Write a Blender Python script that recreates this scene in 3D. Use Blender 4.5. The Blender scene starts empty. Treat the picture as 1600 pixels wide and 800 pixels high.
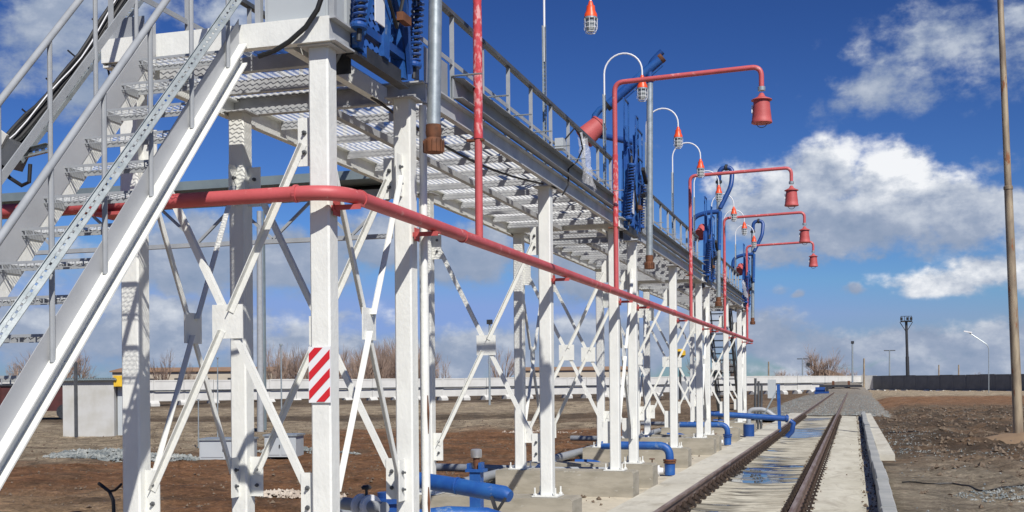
import bpy, bmesh, math, random
from mathutils import Vector, Matrix, noise
R = math.radians
PI = math.pi
random.seed(11)
scene = bpy.context.scene
COL = scene.collection
# ------------------------------------------------------------------ camera calibration (world: X across the track, Y along it, Z up, rail top = 0)
F = 1800.; PX, PY = 800., 596.6; YAW = math.atan(534 / F); ROLL = R(.5); H = 1.6
ca, sa = math.cos(YAW), math.sin(YAW); cr, sr = math.cos(ROLL), math.sin(ROLL)
def ray(p, q):
    a = p - PX; b = PY - q
    X = (a * cr + b * sr) / F; z = (-a * sr + b * cr) / F
    return Vector((X * ca - sa, X * sa + ca, z))
def at(p, q, X=None, Y=None, Z=None, D=None):
    d = ray(p, q)
    t = X / d[0] if X is not None else Y / d[1] if Y is not None else (Z - H) / d[2] if Z is not None else D
    return Vector((0, 0, H)) + d * t

cam_d = bpy.data.cameras.new('camera'); cam = bpy.data.objects.new('camera', cam_d); COL.objects.link(cam)
cam.location = (0, 0, H)
cam.matrix_world = Matrix.Translation((0, 0, H)) @ Matrix.Rotation(YAW, 4, 'Z') @ Matrix.Rotation(R(90), 4, 'X') @ Matrix.Rotation(-ROLL, 4, 'Z')
cam_d.sensor_width = 36; cam_d.lens = 36 * F / 1600; cam_d.shift_y = (PY - 400) / 1600
cam_d.clip_start = .05; cam_d.clip_end = 6000
scene.camera = cam

# ------------------------------------------------------------------ materials
def new_mat(name):
    m = bpy.data.materials.new(name); m.use_nodes = True
    nt = m.node_tree; nt.nodes.clear()
    out = nt.nodes.new('ShaderNodeOutputMaterial'); b = nt.nodes.new('ShaderNodeBsdfPrincipled')
    nt.links.new(b.outputs[0], out.inputs[0])
    return m, nt, b
def N(nt, t, **k):
    n = nt.nodes.new(t)
    for a, v in k.items():
        if a.startswith('i_'):
            key = a[2:]; n.inputs[int(key) if key.isdigit() else key].default_value = v
        else: setattr(n, a, v)
    return n
def ramp(nt, src, stops):
    r = nt.nodes.new('ShaderNodeValToRGB'); nt.links.new(src, r.inputs[0])
    e = r.color_ramp.elements
    while len(e) < len(stops): e.new(.5)
    for i, (p, c) in enumerate(stops):
        e[i].position = p; e[i].color = (c[0], c[1], c[2], 1) if not isinstance(c, (int, float)) else (c, c, c, 1)
    return r.outputs[0]
def coords(nt, scale=(1, 1, 1)):
    tc = N(nt, 'ShaderNodeTexCoord'); mp = N(nt, 'ShaderNodeMapping'); mp.inputs['Scale'].default_value = scale
    nt.links.new(tc.outputs['Object'], mp.inputs[0]); return mp.outputs[0]
def noise_n(nt, vec, scale, detail=5, rough=.55, dist=0):
    n = N(nt, 'ShaderNodeTexNoise'); n.inputs['Scale'].default_value = scale; n.inputs['Detail'].default_value = detail
    n.inputs['Roughness'].default_value = rough; n.inputs['Distortion'].default_value = dist
    nt.links.new(vec, n.inputs['Vector']); return n.outputs['Fac']
def mixc(nt, fac, a, b):
    m = N(nt, 'ShaderNodeMix', data_type='RGBA')
    for i, v in ((0, fac), (6, a), (7, b)):
        if isinstance(v, (tuple, list)): m.inputs[i].default_value = (v[0], v[1], v[2], 1)
        elif isinstance(v, (int, float)): m.inputs[i].default_value = v
        else: nt.links.new(v, m.inputs[i])
    return m.outputs[2]
def bump(nt, b, h, strength, dist=.01):
    n = N(nt, 'ShaderNodeBump'); n.inputs['Strength'].default_value = strength; n.inputs['Distance'].default_value = dist
    nt.links.new(h, n.inputs['Height']); nt.links.new(n.outputs[0], b.inputs['Normal'])
def simple(name, c1, c2=None, rough=.6, metal=0., s=3., bs=20., bd=.002, stretch=(1, 1, 1), lo=.4, hi=.65, spots=None):
    """two-tone noise colour + bump; spots = (colour, scale, threshold)"""
    m, nt, b = new_mat(name); v = coords(nt, stretch)
    c2 = c2 or tuple(x * .8 for x in c1)
    col = mixc(nt, ramp(nt, noise_n(nt, v, s), [(lo, 0), (hi, 1)]), c1, c2)
    if spots:
        col = mixc(nt, ramp(nt, noise_n(nt, v, spots[1], 6, .65), [(spots[2], 0), (spots[2] + .05, 1)]), col, spots[0])
    nt.links.new(col, b.inputs['Base Color'])
    b.inputs['Roughness'].default_value = rough; b.inputs['Metallic'].default_value = metal
    if bd: bump(nt, b, noise_n(nt, v, bs, 4), .6, bd)
    return m
M = {}
M['white'] = simple('white_paint', (.79, .79, .735), (.73, .73, .68), .5, s=6, bs=30, bd=.006, stretch=(1, 1, .6), spots=((.50, .49, .45), 4.2, .70))
M['whiteclean'] = simple('white_enamel', (.8, .8, .8), (.75, .75, .75), .4, bd=0)
M['galv'] = simple('galvanised_steel', (.46, .50, .50), (.34, .385, .39), .42, .55, s=14, bs=60, bd=.0006)
M['greypaint'] = simple('grey_paint', (.36, .375, .385), (.31, .325, .335), .5, 0, s=8, bs=60, bd=.001)
M['kick'] = simple('grey_primer_plate', (.30, .315, .33), (.26, .275, .29), .55, 0, s=3, bs=50, bd=.001)
M['kicklight'] = simple('light_grey_plate', (.42, .43, .44), (.37, .38, .39), .5, 0, s=3, bs=50, bd=.001)
M['deckgrey'] = simple('pale_grey_steel', (.52, .53, .53), (.40, .41, .42), .5, .1, s=5, bs=30, bd=.002, spots=((.2, .19, .17), 7, .68))
M['grating'] = simple('grating_paint', (.50, .50, .48), (.41, .41, .40), .5, 0, s=5, bd=0)
M['darkrail'] = simple('dark_grey_rail', (.075, .08, .085), (.11, .115, .12), .5, .1, s=5, bd=0)
M['dark'] = simple('dark_steel', (.035, .037, .04), (.06, .06, .065), .55, .3, s=8, bd=0)
M['black'] = simple('black_rubber', (.012, .012, .013), (.02, .02, .02), .5, 0, bd=0)
M['red'] = simple('red_primer_pipe', (.54, .10, .105), (.46, .085, .085), .5, 0, s=4, bs=30, bd=.003, spots=((.60, .24, .22), 6, .60))
M['redwrap'] = simple('red_under_film', (.56, .07, .075), (.70, .34, .33), .25, 0, s=26, bs=40, bd=.01, lo=.5, hi=.6, stretch=(1, 1, .5))
M['redbell'] = simple('red_bell_paint', (.50, .10, .095), (.43, .075, .07), .6, 0, s=6, bs=40, bd=.002, spots=((.36, .12, .08), 5, .62))
M['blue'] = simple('blue_paint', (.014, .075, .29), (.022, .11, .34), .48, 0, s=6, bs=24, bd=.006, spots=((.14, .21, .34), 7, .62))
M['bluedark'] = simple('dark_blue_paint', (.013, .055, .21), (.016, .07, .26), .42, 0, s=6, bs=30, bd=.002, spots=((.09, .04, .02), 8, .67))
M['rust'] = simple('rusty_metal', (.19, .075, .035), (.10, .045, .025), .8, .2, s=12, bs=40, bd=.003)
M['orange'] = simple('orange_lamp_housing', (.85, .10, .02), (.78, .08, .02), .4, 0, bd=0)
M['yellow'] = simple('yellow_paint', (.75, .48, .03), (.6, .36, .03), .5, 0, bd=0)
M['signred'] = simple('sign_red', (.62, .02, .03), (.58, .02, .03), .4, 0, bd=0)
M['conc'] = simple('cast_concrete', (.37, .335, .265), (.27, .245, .19), .85, 0, s=2.5, bs=14, bd=.006, stretch=(1, 1, 3), spots=((.44, .42, .36), 3, .62))
M['kerb'] = simple('kerb_concrete', (.30, .31, .30), (.43, .43, .40), .85, 0, s=1.2, bs=20, bd=.005)
M['fence'] = simple('pale_concrete_panel', (.62, .61, .57), (.54, .53, .49), .85, 0, s=.8, bs=6, bd=.01)
M['fenceshade'] = simple('shaded_concrete_panel', (.17, .18, .19), (.13, .14, .15), .85, 0, s=.8, bs=6, bd=.01)  # fence face turned from the sun: its shadow is put into the colour
M['rail'] = simple('rusty_rail', (.13, .085, .065), (.20, .145, .115), .65, .2, s=7, bs=30, bd=.002, stretch=(1, .2, 1), spots=((.30, .26, .24), 6, .6))
M['railhead'] = simple('scuffed_rail_head', (.27, .22, .20), (.16, .11, .09), .6, .1, s=5, bs=20, bd=.001, stretch=(3, .25, 1))
M['clip'] = simple('rusty_fastener', (.035, .024, .018), (.075, .048, .033), .8, .2, s=10, bs=40, bd=.003)
M['bark'] = simple('grey_brown_bark', (.13, .085, .06), (.17, .12, .09), .9, 0, s=4, bd=0)
M['twig'] = simple('reddish_twigs', (.27, .19, .145), (.34, .25, .19), .9, 0, s=.5, bd=0)
M['polerust'] = simple('weathered_pole_steel', (.42, .34, .23), (.22, .17, .12), .6, .2, s=2.2, bs=20, bd=.003, stretch=(2, 2, .5), spots=((.26, .10, .04), 3, .6))
M['mortar'] = simple('shaded_render_wall', (.50, .50, .48), (.43, .42, .38), .8, 0, s=1.5, bd=0, spots=((.5, .42, .3), .9, .68))  # shade on the shed front is mixed into this wall colour
M['roof'] = simple('grey_green_roof_sheet', (.22, .27, .28), (.18, .22, .235), .5, .2, bd=0)
M['tan'] = simple('tan_roof', (.32, .2, .12), (.26, .16, .1), .8, 0, s=.4, bd=0)
M['cream'] = simple('cream_wall', (.5, .44, .34), (.44, .38, .3), .8, 0, s=.3, bd=0)
M['maroon'] = simple('maroon_wagon_paint', (.09, .025, .022), (.06, .02, .018), .6, 0, s=1.5, bd=0)
M['cabinet'] = simple('light_grey_cabinet', (.46, .49, .50), (.41, .44, .45), .5, 0, s=1, bd=0)
M['stone'] = simple('crushed_stone', (.15, .17, .17), (.36, .37, .34), .9, 0, s=2.2, bs=30, bd=.005)
M['whitestone'] = simple('pale_rubble', (.55, .48, .40), (.38, .31, .24), .9, 0, s=2, bs=30, bd=.005)
M['clod'] = simple('earth_clods', (.125, .09, .06), (.18, .135, .095), .95, 0, s=1.5, bs=30, bd=.005)
M['mound'] = simple('mound_earth', (.25, .17, .10), (.17, .11, .07), .95, 0, s=.4, bs=3, bd=.1)
M['glasslamp'] = simple('lamp_glass', (.33, .36, .36), (.26, .29, .3), .12, 0, bd=0)
M['capsteel'] = simple('bright_cap_steel', (.65, .65, .65), (.5, .5, .5), .3, .7, bd=0)
m, nt, b = new_mat('clear_film'); b.inputs['Base Color'].default_value = (.9, .9, .9, 1); b.inputs['Roughness'].default_value = .12
b.inputs['Alpha'].default_value = .32
bump(nt, b, noise_n(nt, coords(nt), 18, 4), 1., .04)
M['film'] = m

# ------------------------------------------------------------------ mesh builder
class MB:
    def __init__(s): s.v = []; s.f = []
    def add(s, vs, fs):
        o = len(s.v); s.v += [Vector(v) for v in vs]; s.f += [tuple(i + o for i in f) for f in fs]; return s
    def box(s, c, d, rot=None):
        c = Vector(c); x, y, z = d[0] / 2, d[1] / 2, d[2] / 2
        vs = [Vector((i, j, k)) for i in (-x, x) for j in (-y, y) for k in (-z, z)]
        if rot: vs = [rot @ v for v in vs]
        return s.add([c + v for v in vs], [(0, 1, 3, 2), (4, 6, 7, 5), (0, 4, 5, 1), (2, 3, 7, 6), (0, 2, 6, 4), (1, 5, 7, 3)])
    def bb(s, x0, x1, y0, y1, z0, z1): return s.box(((x0 + x1) / 2, (y0 + y1) / 2, (z0 + z1) / 2), (x1 - x0, y1 - y0, z1 - z0))
    def bar(s, p, q, w, t, n=(0, 0, 1), off=0., up=0.):
        """bar from p to q: width w along (dir x n), thickness t along n"""
        p, q = Vector(p), Vector(q); d = (q - p); L = d.length; d.normalize(); n = Vector(n); n = (n - d * n.dot(d)).normalized(); u = d.cross(n)
        rot = Matrix((u, n, d)).transposed()
        return s.box((p + q) / 2 + u * off + n * up, (w, t, L), rot)
    def angle(s, p, q, a, t, n, flip=1):
        s.bar(p, q, a, t, n); s.bar(p, q, t, a, n, off=flip * (a / 2 - t / 2), up=a / 2); return s
    def tube(s, pts, r, n=10, cap=True):
        pts = [Vector(p) for p in pts]; rs = r if isinstance(r, (list, tuple)) else [r] * len(pts)
        t0 = (pts[1] - pts[0]).normalized(); u = t0.orthogonal().normalized(); o = len(s.v)
        for i, p in enumerate(pts):
            t = (pts[min(i + 1, len(pts) - 1)] - pts[max(i - 1, 0)]).normalized()
            u = (u - t * u.dot(t)); u = u.normalized() if u.length > 1e-6 else t.orthogonal().normalized(); w = t.cross(u)
            s.v += [p + (u * math.cos(2 * PI * k / n) + w * math.sin(2 * PI * k / n)) * rs[i] for k in range(n)]
        for i in range(len(pts) - 1):
            for k in range(n):
                a = o + i * n + k; b_ = o + i * n + (k + 1) % n; s.f.append((a, b_, b_ + n, a + n))
        if cap: s.f.append(tuple(o + k for k in reversed(range(n)))); s.f.append(tuple(o + (len(pts) - 1) * n + k for k in range(n)))
        return s
    def lathe(s, prof, c=(0, 0, 0), d=(0, 0, 1), n=18):
        """profile [(radius, height)] about axis d at c"""
        c = Vector(c); d = Vector(d).normalized(); u = d.orthogonal().normalized(); w = d.cross(u); o = len(s.v)
        for r, h in prof: s.v += [c + d * h + (u * math.cos(2 * PI * k / n) + w * math.sin(2 * PI * k / n)) * r for k in range(n)]
        for i in range(len(prof) - 1):
            for k in range(n):
                a = o + i * n + k; b_ = o + i * n + (k + 1) % n; s.f.append((a, b_, b_ + n, a + n))
        s.f.append(tuple(o + k for k in reversed(range(n)))); s.f.append(tuple(o + (len(prof) - 1) * n + k for k in range(n)))
        return s
    def prism(s, poly, lo, hi, axis):
        """extrude 2-D poly along axis ('x' poly=(y,z), 'y' poly=(x,z), 'z' poly=(x,y))"""
        f = {'x': lambda a, b, h: (h, a, b), 'y': lambda a, b, h: (a, h, b), 'z': lambda a, b, h: (a, b, h)}[axis]
        n = len(poly); vs = [f(a, b, lo) for a, b in poly] + [f(a, b, hi) for a, b in poly]
        return s.add(vs, [tuple(reversed(range(n))), tuple(range(n, 2 * n))] + [(i, (i + 1) % n, (i + 1) % n + n, i + n) for i in range(n)])
    def channel(s, x, y0, y1, z0, z1, out, t=.008, fl=.06):
        """C channel running along Y; web at x, flanges toward out(+1/-1)"""
        s.bb(x - t / 2, x + t / 2, y0, y1, z0, z1)
        a, b_ = sorted((x + out * t / 2, x + out * fl)); s.bb(a, b_, y0, y1, z0, z0 + .012); s.bb(a, b_, y0, y1, z1 - .012, z1); return s
    def build(s, name, mat, parent=None, org=None, smooth=False):
        me = bpy.data.meshes.new(name)
        o_ = Vector(org) if org is not None else (parent_world(parent) if parent else Vector((0, 0, 0)))
        me.from_pydata([tuple(v - o_) for v in s.v], [], s.f); me.update()
        bm = bmesh.new(); bm.from_mesh(me); bmesh.ops.recalc_face_normals(bm, faces=bm.faces); bm.to_mesh(me); bm.free()
        me.materials.append(M[mat] if isinstance(mat, str) else mat)
        if smooth:
            me.polygons.foreach_set('use_smooth', [True] * len(me.polygons))
            try: me.set_sharp_from_angle(angle=R(38))
            except Exception: pass
        ob = bpy.data.objects.new(name, me); COL.objects.link(ob)
        if parent: ob.parent = parent
        else: ob.location = o_
        return ob
def parent_world(p):
    loc = Vector(p.location)
    while p.parent: p = p.parent; loc += Vector(p.location)
    return loc
def tag(o, label=None, cat=None, group=None, kind=None):
    if label: o['label'] = label
    if cat: o['category'] = cat
    if group: o['group'] = group
    if kind: o['kind'] = kind
    return o
def thing(name, loc, label, cat, group=None):
    o = bpy.data.objects.new(name, None); COL.objects.link(o); o.location = loc; o.empty_display_size = .2
    return tag(o, label, cat, group)
KIDS = {}
def copy_tree(o, parent=None):
    c = o.copy(); COL.objects.link(c)
    if parent: c.parent = parent
    for ch in [x for x in bpy.data.objects if x.parent == o]: copy_tree(ch, c)
    return c
def arc(c, r, a0, a1, ux, uy, n=10):
    c, ux, uy = Vector(c), Vector(ux), Vector(uy)
    return [c + ux * r * math.cos(a0 + (a1 - a0) * i / n) + uy * r * math.sin(a0 + (a1 - a0) * i / n) for i in range(n + 1)]
def rounded(pts, r, n=6):
    """polyline with filleted corners"""
    pts = [Vector(p) for p in pts]; out = [pts[0]]
    for a, b_, c in zip(pts, pts[1:], pts[2:]):
        d0 = (a - b_).normalized(); d1 = (c - b_).normalized(); p0 = b_ + d0 * r; p1 = b_ + d1 * r
        for i in range(n + 1):
            t = i / n; out.append(p0 * (1 - t) ** 2 + b_ * 2 * t * (1 - t) + p1 * t * t)
    return out + [pts[-1]]
def expanded(mb, o, u, v, nn, LU, LV, L=.058, S=.028, w=.0031, th=.004):
    """expanded-metal lattice over o + [0,LU]u + [0,LV]v; long diamond way along v"""
    o, u, v, nn = Vector(o), Vector(u), Vector(v), Vector(nn)
    nu = max(1, int(LU / S)); nv = max(1, int(LV / L)); su = LU / nu; sv = LV / nv
    for i in range(nu):
        for j in range(nv):
            c = o + u * (i + .5) * su + v * (j + .5) * sv
            pts = [c - v * sv / 2, c + u * su / 2, c + v * sv / 2, c - u * su / 2]
            for k in range(4 if i == 0 else 2):      # shared strands are made once
                a, b_ = (pts[0], pts[1]) if k == 0 else (pts[1], pts[2]) if k == 1 else (pts[2], pts[3]) if k == 2 else (pts[3], pts[0])
                wv = (nn * .9 + u * .45) * w
                mb.add([a - wv, b_ - wv, b_ + wv, a + wv], [(0, 1, 2, 3)])
    return mb

# ------------------------------------------------------------------ sun and sky
EL, AZ = 44., 37.
sd = Vector((math.sin(R(AZ)) * math.cos(R(EL)), -math.cos(R(AZ)) * math.cos(R(EL)), math.sin(R(EL))))
sun_d = bpy.data.lights.new('sun', 'SUN'); sun = bpy.data.objects.new('sun', sun_d); COL.objects.link(sun)
sun_d.energy = 4.2; sun_d.angle = R(.5); sun_d.color = (1, .965, .91)
sun.rotation_euler = sd.to_track_quat('Z', 'Y').to_euler(); sun.location = (10, -10, 30)
world = bpy.data.worlds.new('World'); scene.world = world; world.use_nodes = True
nt = world.node_tree; nt.nodes.clear()
wo = N(nt, 'ShaderNodeOutputWorld'); bg = N(nt, 'ShaderNodeBackground'); nt.links.new(bg.outputs[0], wo.inputs[0])
sky = N(nt, 'ShaderNodeTexSky'); sky.sky_type = 'NISHITA'; sky.sun_disc = False; sky.sun_elevation = R(EL)
sky.sun_rotation = math.atan2(sd.x, sd.y); sky.air_density = 1.0; sky.dust_density = .25; sky.ozone_density = 2.2; sky.altitude = 120
SKY_STRENGTH = .1
bg.inputs[1].default_value = SKY_STRENGTH
def mth(op, a, b=None, c=None, clamp=False):
    n = N(nt, 'ShaderNodeMath', operation=op, use_clamp=clamp)
    for i, x in enumerate((a, b, c)):
        if x is None: continue
        if isinstance(x, (int, float)): n.inputs[i].default_value = x
        else: nt.links.new(x, n.inputs[i])
    return n.outputs[0]
tc = N(nt, 'ShaderNodeTexCoord'); sep = N(nt, 'ShaderNodeSeparateXYZ'); nt.links.new(tc.outputs['Generated'], sep.inputs[0])
az = mth('ARCTAN2', sep.outputs[0], sep.outputs[1]); el = mth('ARCSINE', sep.outputs[2])
comb = N(nt, 'ShaderNodeCombineXYZ'); nt.links.new(az, comb.inputs[0]); nt.links.new(el, comb.inputs[1]); P = comb.outputs[0]
def ae(p, q):
    d = ray(p, q).normalized(); return math.atan2(d.x, d.y), math.asin(d.z)
def wn(vec, scale, detail=7, rough=.6, stretch=(1, 1, 1), off=(0, 0, 0), lac=2.0):
    mp = N(nt, 'ShaderNodeMapping'); mp.inputs['Scale'].default_value = stretch; mp.inputs['Location'].default_value = off
    nt.links.new(vec, mp.inputs[0]); n = N(nt, 'ShaderNodeTexNoise'); n.inputs['Scale'].default_value = scale
    n.inputs['Detail'].default_value = detail; n.inputs['Roughness'].default_value = rough; n.inputs['Lacunarity'].default_value = lac
    nt.links.new(mp.outputs[0], n.inputs['Vector']); return n.outputs['Fac']
# cloud bodies: (image x, y, half width, half height, weight, brightness 0..1, edge softness class)
CLOUDS = [
 (1290, 272, 70, 55, 1, 0.68), (1395, 278, 82, 54, 1, 1), (1235, 310, 85, 55, 1, 0.5), (1465, 315, 75, 50, 1, 0.8), (1340, 345, 200, 58, 1, 0.36),
 (1180, 335, 70, 55, 0.9, 0.62), (1530, 345, 95, 55, 0.9, 0.42), (1600, 360, 80, 50, 0.8, 0.6), (1150, 290, 60, 38, 0.8, 0.8),
 (1410, 140, 150, 50, 0.64, 0.42), (1470, 60, 120, 75, 0.6, 0.44), (1590, 60, 70, 80, 0.6, 0.42), (1345, 88, 75, 32, 0.52, 0.45), (1570, 255, 60, 18, 0.42, 0.4), (1420, 20, 60, 30, 0.4, 0.5),
 (1470, 437, 95, 24, 0.9, 0.8), (1560, 418, 85, 34, 0.95, 0.85), (1640, 440, 60, 34, 0.9, 0.7), (1230, 398, 95, 26, 0.7, 0.42), (1350, 400, 60, 14, 0.55, 0.4),
 (1338, 455, 26, 13, 0.7, 0.35), (1246, 465, 18, 9, 0.6, 0.35), (1205, 455, 22, 10, 0.4, 0.35),
 (1200, 520, 80, 37.4, 1.04, 0.38), (1300, 545, 110, 33, 1.04, 0.42), (1420, 540, 110, 33, 0.975, 0.42), (1540, 545, 110, 37.4, 1.04, 0.45), (1640, 530, 90, 44, 1.04, 0.4), (1450, 580, 260, 22, 1.04, 0.5),
 (110, 40, 180, 90, 0.78, 0.36), (160, 120, 140, 80, 0.7, 0.34), (50, 110, 80, 70, 0.5, 0.36), (430, 20, 150, 60, 0.6, 0.55), (290, 10, 140, 60, 0.62, 0.4),
 (440, 410, 130, 60, 1.05, 0.36), (600, 380, 120, 50, 1.05, 0.36), (720, 400, 110, 50, 1.05, 0.36), (300, 400, 120, 60, 1.05, 0.36), (100, 420, 150, 60, 0.6, 0.45),
 (700, 560, 200, 50.6, 1.04, 0.42), (480, 560, 200, 55, 0.975, 0.45), (250, 520, 200, 66, 0.975, 0.45), (550, 500, 90, 24.2, 0.585, 0.6), (60, 520, 140, 55, 0.91, 0.42), (950, 540, 160, 50.6, 1.04, 0.42), (1080, 520, 90, 44, 1.04, 0.4),
 (930, 420, 120, 60, 1.05, 0.36), (1030, 400, 90, 60, 0.6, 0.6), (1020, 215, 30, 16, 0.3, 0.35), (560, 280, 30, 16, 0.3, 0.4),
]
field = None; bright = None; wsum = None
warp_x = mth('MULTIPLY', mth('SUBTRACT', wn(P, 18, 4), .5), .05); warp_y = mth('MULTIPLY', mth('SUBTRACT', wn(P, 18, 4, off=(5, 3, 1)), .5), .035)
cw = N(nt, 'ShaderNodeCombineXYZ'); nt.links.new(mth('ADD', az, warp_x), cw.inputs[0]); nt.links.new(mth('ADD', el, warp_y), cw.inputs[1])
for (cx, cy, rx, ry, wgt, br) in CLOUDS:
    a0, e0 = ae(cx, cy); k = math.cos(e0)
    sub = N(nt, 'ShaderNodeVectorMath', operation='SUBTRACT'); nt.links.new(cw.outputs[0], sub.inputs[0]); sub.inputs[1].default_value = (a0, e0, 0)
    mul = N(nt, 'ShaderNodeVectorMath', operation='MULTIPLY'); nt.links.new(sub.outputs[0], mul.inputs[0]); mul.inputs[1].default_value = (F / rx * .95, F / ry * .95, 0)
    ln = N(nt, 'ShaderNodeVectorMath', operation='LENGTH'); nt.links.new(mul.outputs[0], ln.inputs[0])
    v = mth('MULTIPLY', mth('SUBTRACT', 1.35, ln.outputs[1], clamp=True), wgt)
    sy = N(nt, 'ShaderNodeSeparateXYZ'); nt.links.new(mul.outputs[0], sy.inputs[0])
    bv = mth('MULTIPLY', v, mth('ADD', br, mth('MULTIPLY', sy.outputs[1], .22 if br > .5 else .1)))
    field = v if field is None else mth('MAXIMUM', field, v)
    bright = bv if bright is None else mth('ADD', bright, bv); wsum = v if wsum is None else mth('ADD', wsum, v)
br_mean = mth('DIVIDE', bright, mth('ADD', wsum, .02))
# elsewhere in the sky: soft scattered cloud, so the view is not empty a step to the side
n1 = wn(P, 22, 9, .6, (1, 1.5, 1)); n1b = wn(P, 22, 9, .6, (1, 1.5, 1), off=(-.012, -.02, 0)); n2 = wn(P, 70, 7, .62, (1, 1.2, 1), off=(3, 1, 0))
dens = mth('ADD', field, mth('ADD', mth('MULTIPLY', mth('SUBTRACT', n1, .5), 1.5), mth('MULTIPLY', mth('SUBTRACT', n2, .5), .35)))
mr = N(nt, 'ShaderNodeMapRange', interpolation_type='SMOOTHSTEP'); nt.links.new(dens, mr.inputs[0]); mr.inputs[1].default_value = .26; mr.inputs[2].default_value = .80
alpha = mth('MULTIPLY', mr.outputs[0], mth('MULTIPLY', mth('MINIMUM', mth('MULTIPLY', field, 2.2), 1.0), 1.0), clamp=True)
relief = mth('MULTIPLY', mth('SUBTRACT', n1, n1b), 1.5)
lit = mth('ADD', br_mean, mth('MULTIPLY', mth('MULTIPLY', br_mean, 1.35), mth('ADD', relief, mth('MULTIPLY', mth('SUBTRACT', n2, .5), .28))))
cr_ = N(nt, 'ShaderNodeValToRGB'); nt.links.new(lit, cr_.inputs[0]); e = cr_.color_ramp.elements
CB = 1 / SKY_STRENGTH
for p_, c_ in ((.15, (.195, .26, .38)), (.42, (.28, .335, .445)), (.72, (.50, .54, .61)), (1., (.76, .775, .80))):
    if p_ == .15: el_ = e[0]; el_.position = p_
    elif p_ == 1.: el_ = e[-1]; el_.position = p_
    else: el_ = e.new(p_)
    el_.color = (*c_, 1)
cs = N(nt, 'ShaderNodeVectorMath', operation='SCALE'); nt.links.new(cr_.outputs[0], cs.inputs[0]); cs.inputs['Scale'].default_value = CB
mn = N(nt, 'ShaderNodeVectorMath', operation='MINIMUM'); nt.links.new(sky.outputs[0], mn.inputs[0]); mn.inputs[1].default_value = (6.3, 6.9, 8.0)
gm = N(nt, 'ShaderNodeGamma'); nt.links.new(mn.outputs[0], gm.inputs[0]); gm.inputs[1].default_value = 1.65
tint = N(nt, 'ShaderNodeVectorMath', operation='MULTIPLY'); nt.links.new(gm.outputs[0], tint.inputs[0]); tint.inputs[1].default_value = (.0975, .128, .191)
mx = N(nt, 'ShaderNodeMix', data_type='RGBA'); nt.links.new(alpha, mx.inputs[0]); nt.links.new(tint.outputs[0], mx.inputs[6]); nt.links.new(cs.outputs[0], mx.inputs[7])
nt.links.new(mx.outputs[2], bg.inputs[0])
vs = scene.view_settings; vs.view_transform = 'Standard'; vs.look = 'None'; vs.gamma = 1; vs.use_curve_mapping = False; vs.exposure = 0.25
scene.render.engine = 'CYCLES'; scene.cycles.max_bounces = 5; scene.cycles.diffuse_bounces = 2; scene.cycles.glossy_bounces = 2; scene.cycles.transparent_max_bounces = 6; scene.cycles.caustics_reflective = False

# ------------------------------------------------------------------ ground
def sm(a, b_, x):
    t = min(1, max(0, (x - a) / (b_ - a))); return t * t * (3 - 2 * t)
def fbm(x, y, s=1., o=4):
    return noise.fractal((x * s, y * s, 3.1), 1., 2., o)
def gz(x, y):
    """ground height"""
    left = -.5; right = -.13
    z = left + (right - left) * sm(-1.2, -.2, x)
    z = z if x > -5.6 else left + .05 * sm(-9, -5.6, x)
    if x < -5.2:
        z += (.14 * fbm(x, y, .35) + .07 * fbm(x * .6, y * 1.4, .8, 5)) * sm(-5.2, -7.5, x) + .045 * fbm(x + 9, y, 1.6)
        if y > 60: z += .5 * sm(82, 92, y + x * .25) * (1 - sm(100, 110, y + x * .25)) * .5
    elif x > .5:
        z += (.10 * fbm(x, y, .3) + .04 * fbm(x, y, 1.7)) * sm(.7, 1.6, x)
        z += .10 * sm(10, 30, x)
        z += (.16 * fbm(x * 1.3, y * .22 + 3, 1.1, 4) * sm(1.4, 3, x)) * (1 - sm(60, 90, y)) + (.06 * fbm(x * 1.0, y * .6 + 7, .9, 5) - .05 * sm(.25, .4, abs(fbm(x * .4, y, .25)) * 1.2)) * sm(.8, 2, x)
    if -5.6 < x < .42 and y < 58: z = -.42
    if x > -7 and y > 55: z -= .45 * (1 - sm(1.2, 3.4, x)) * sm(-7, -5.5, x) * sm(55.5, 57.5, y) * (1 - sm(165, 180, y))
    return z
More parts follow.
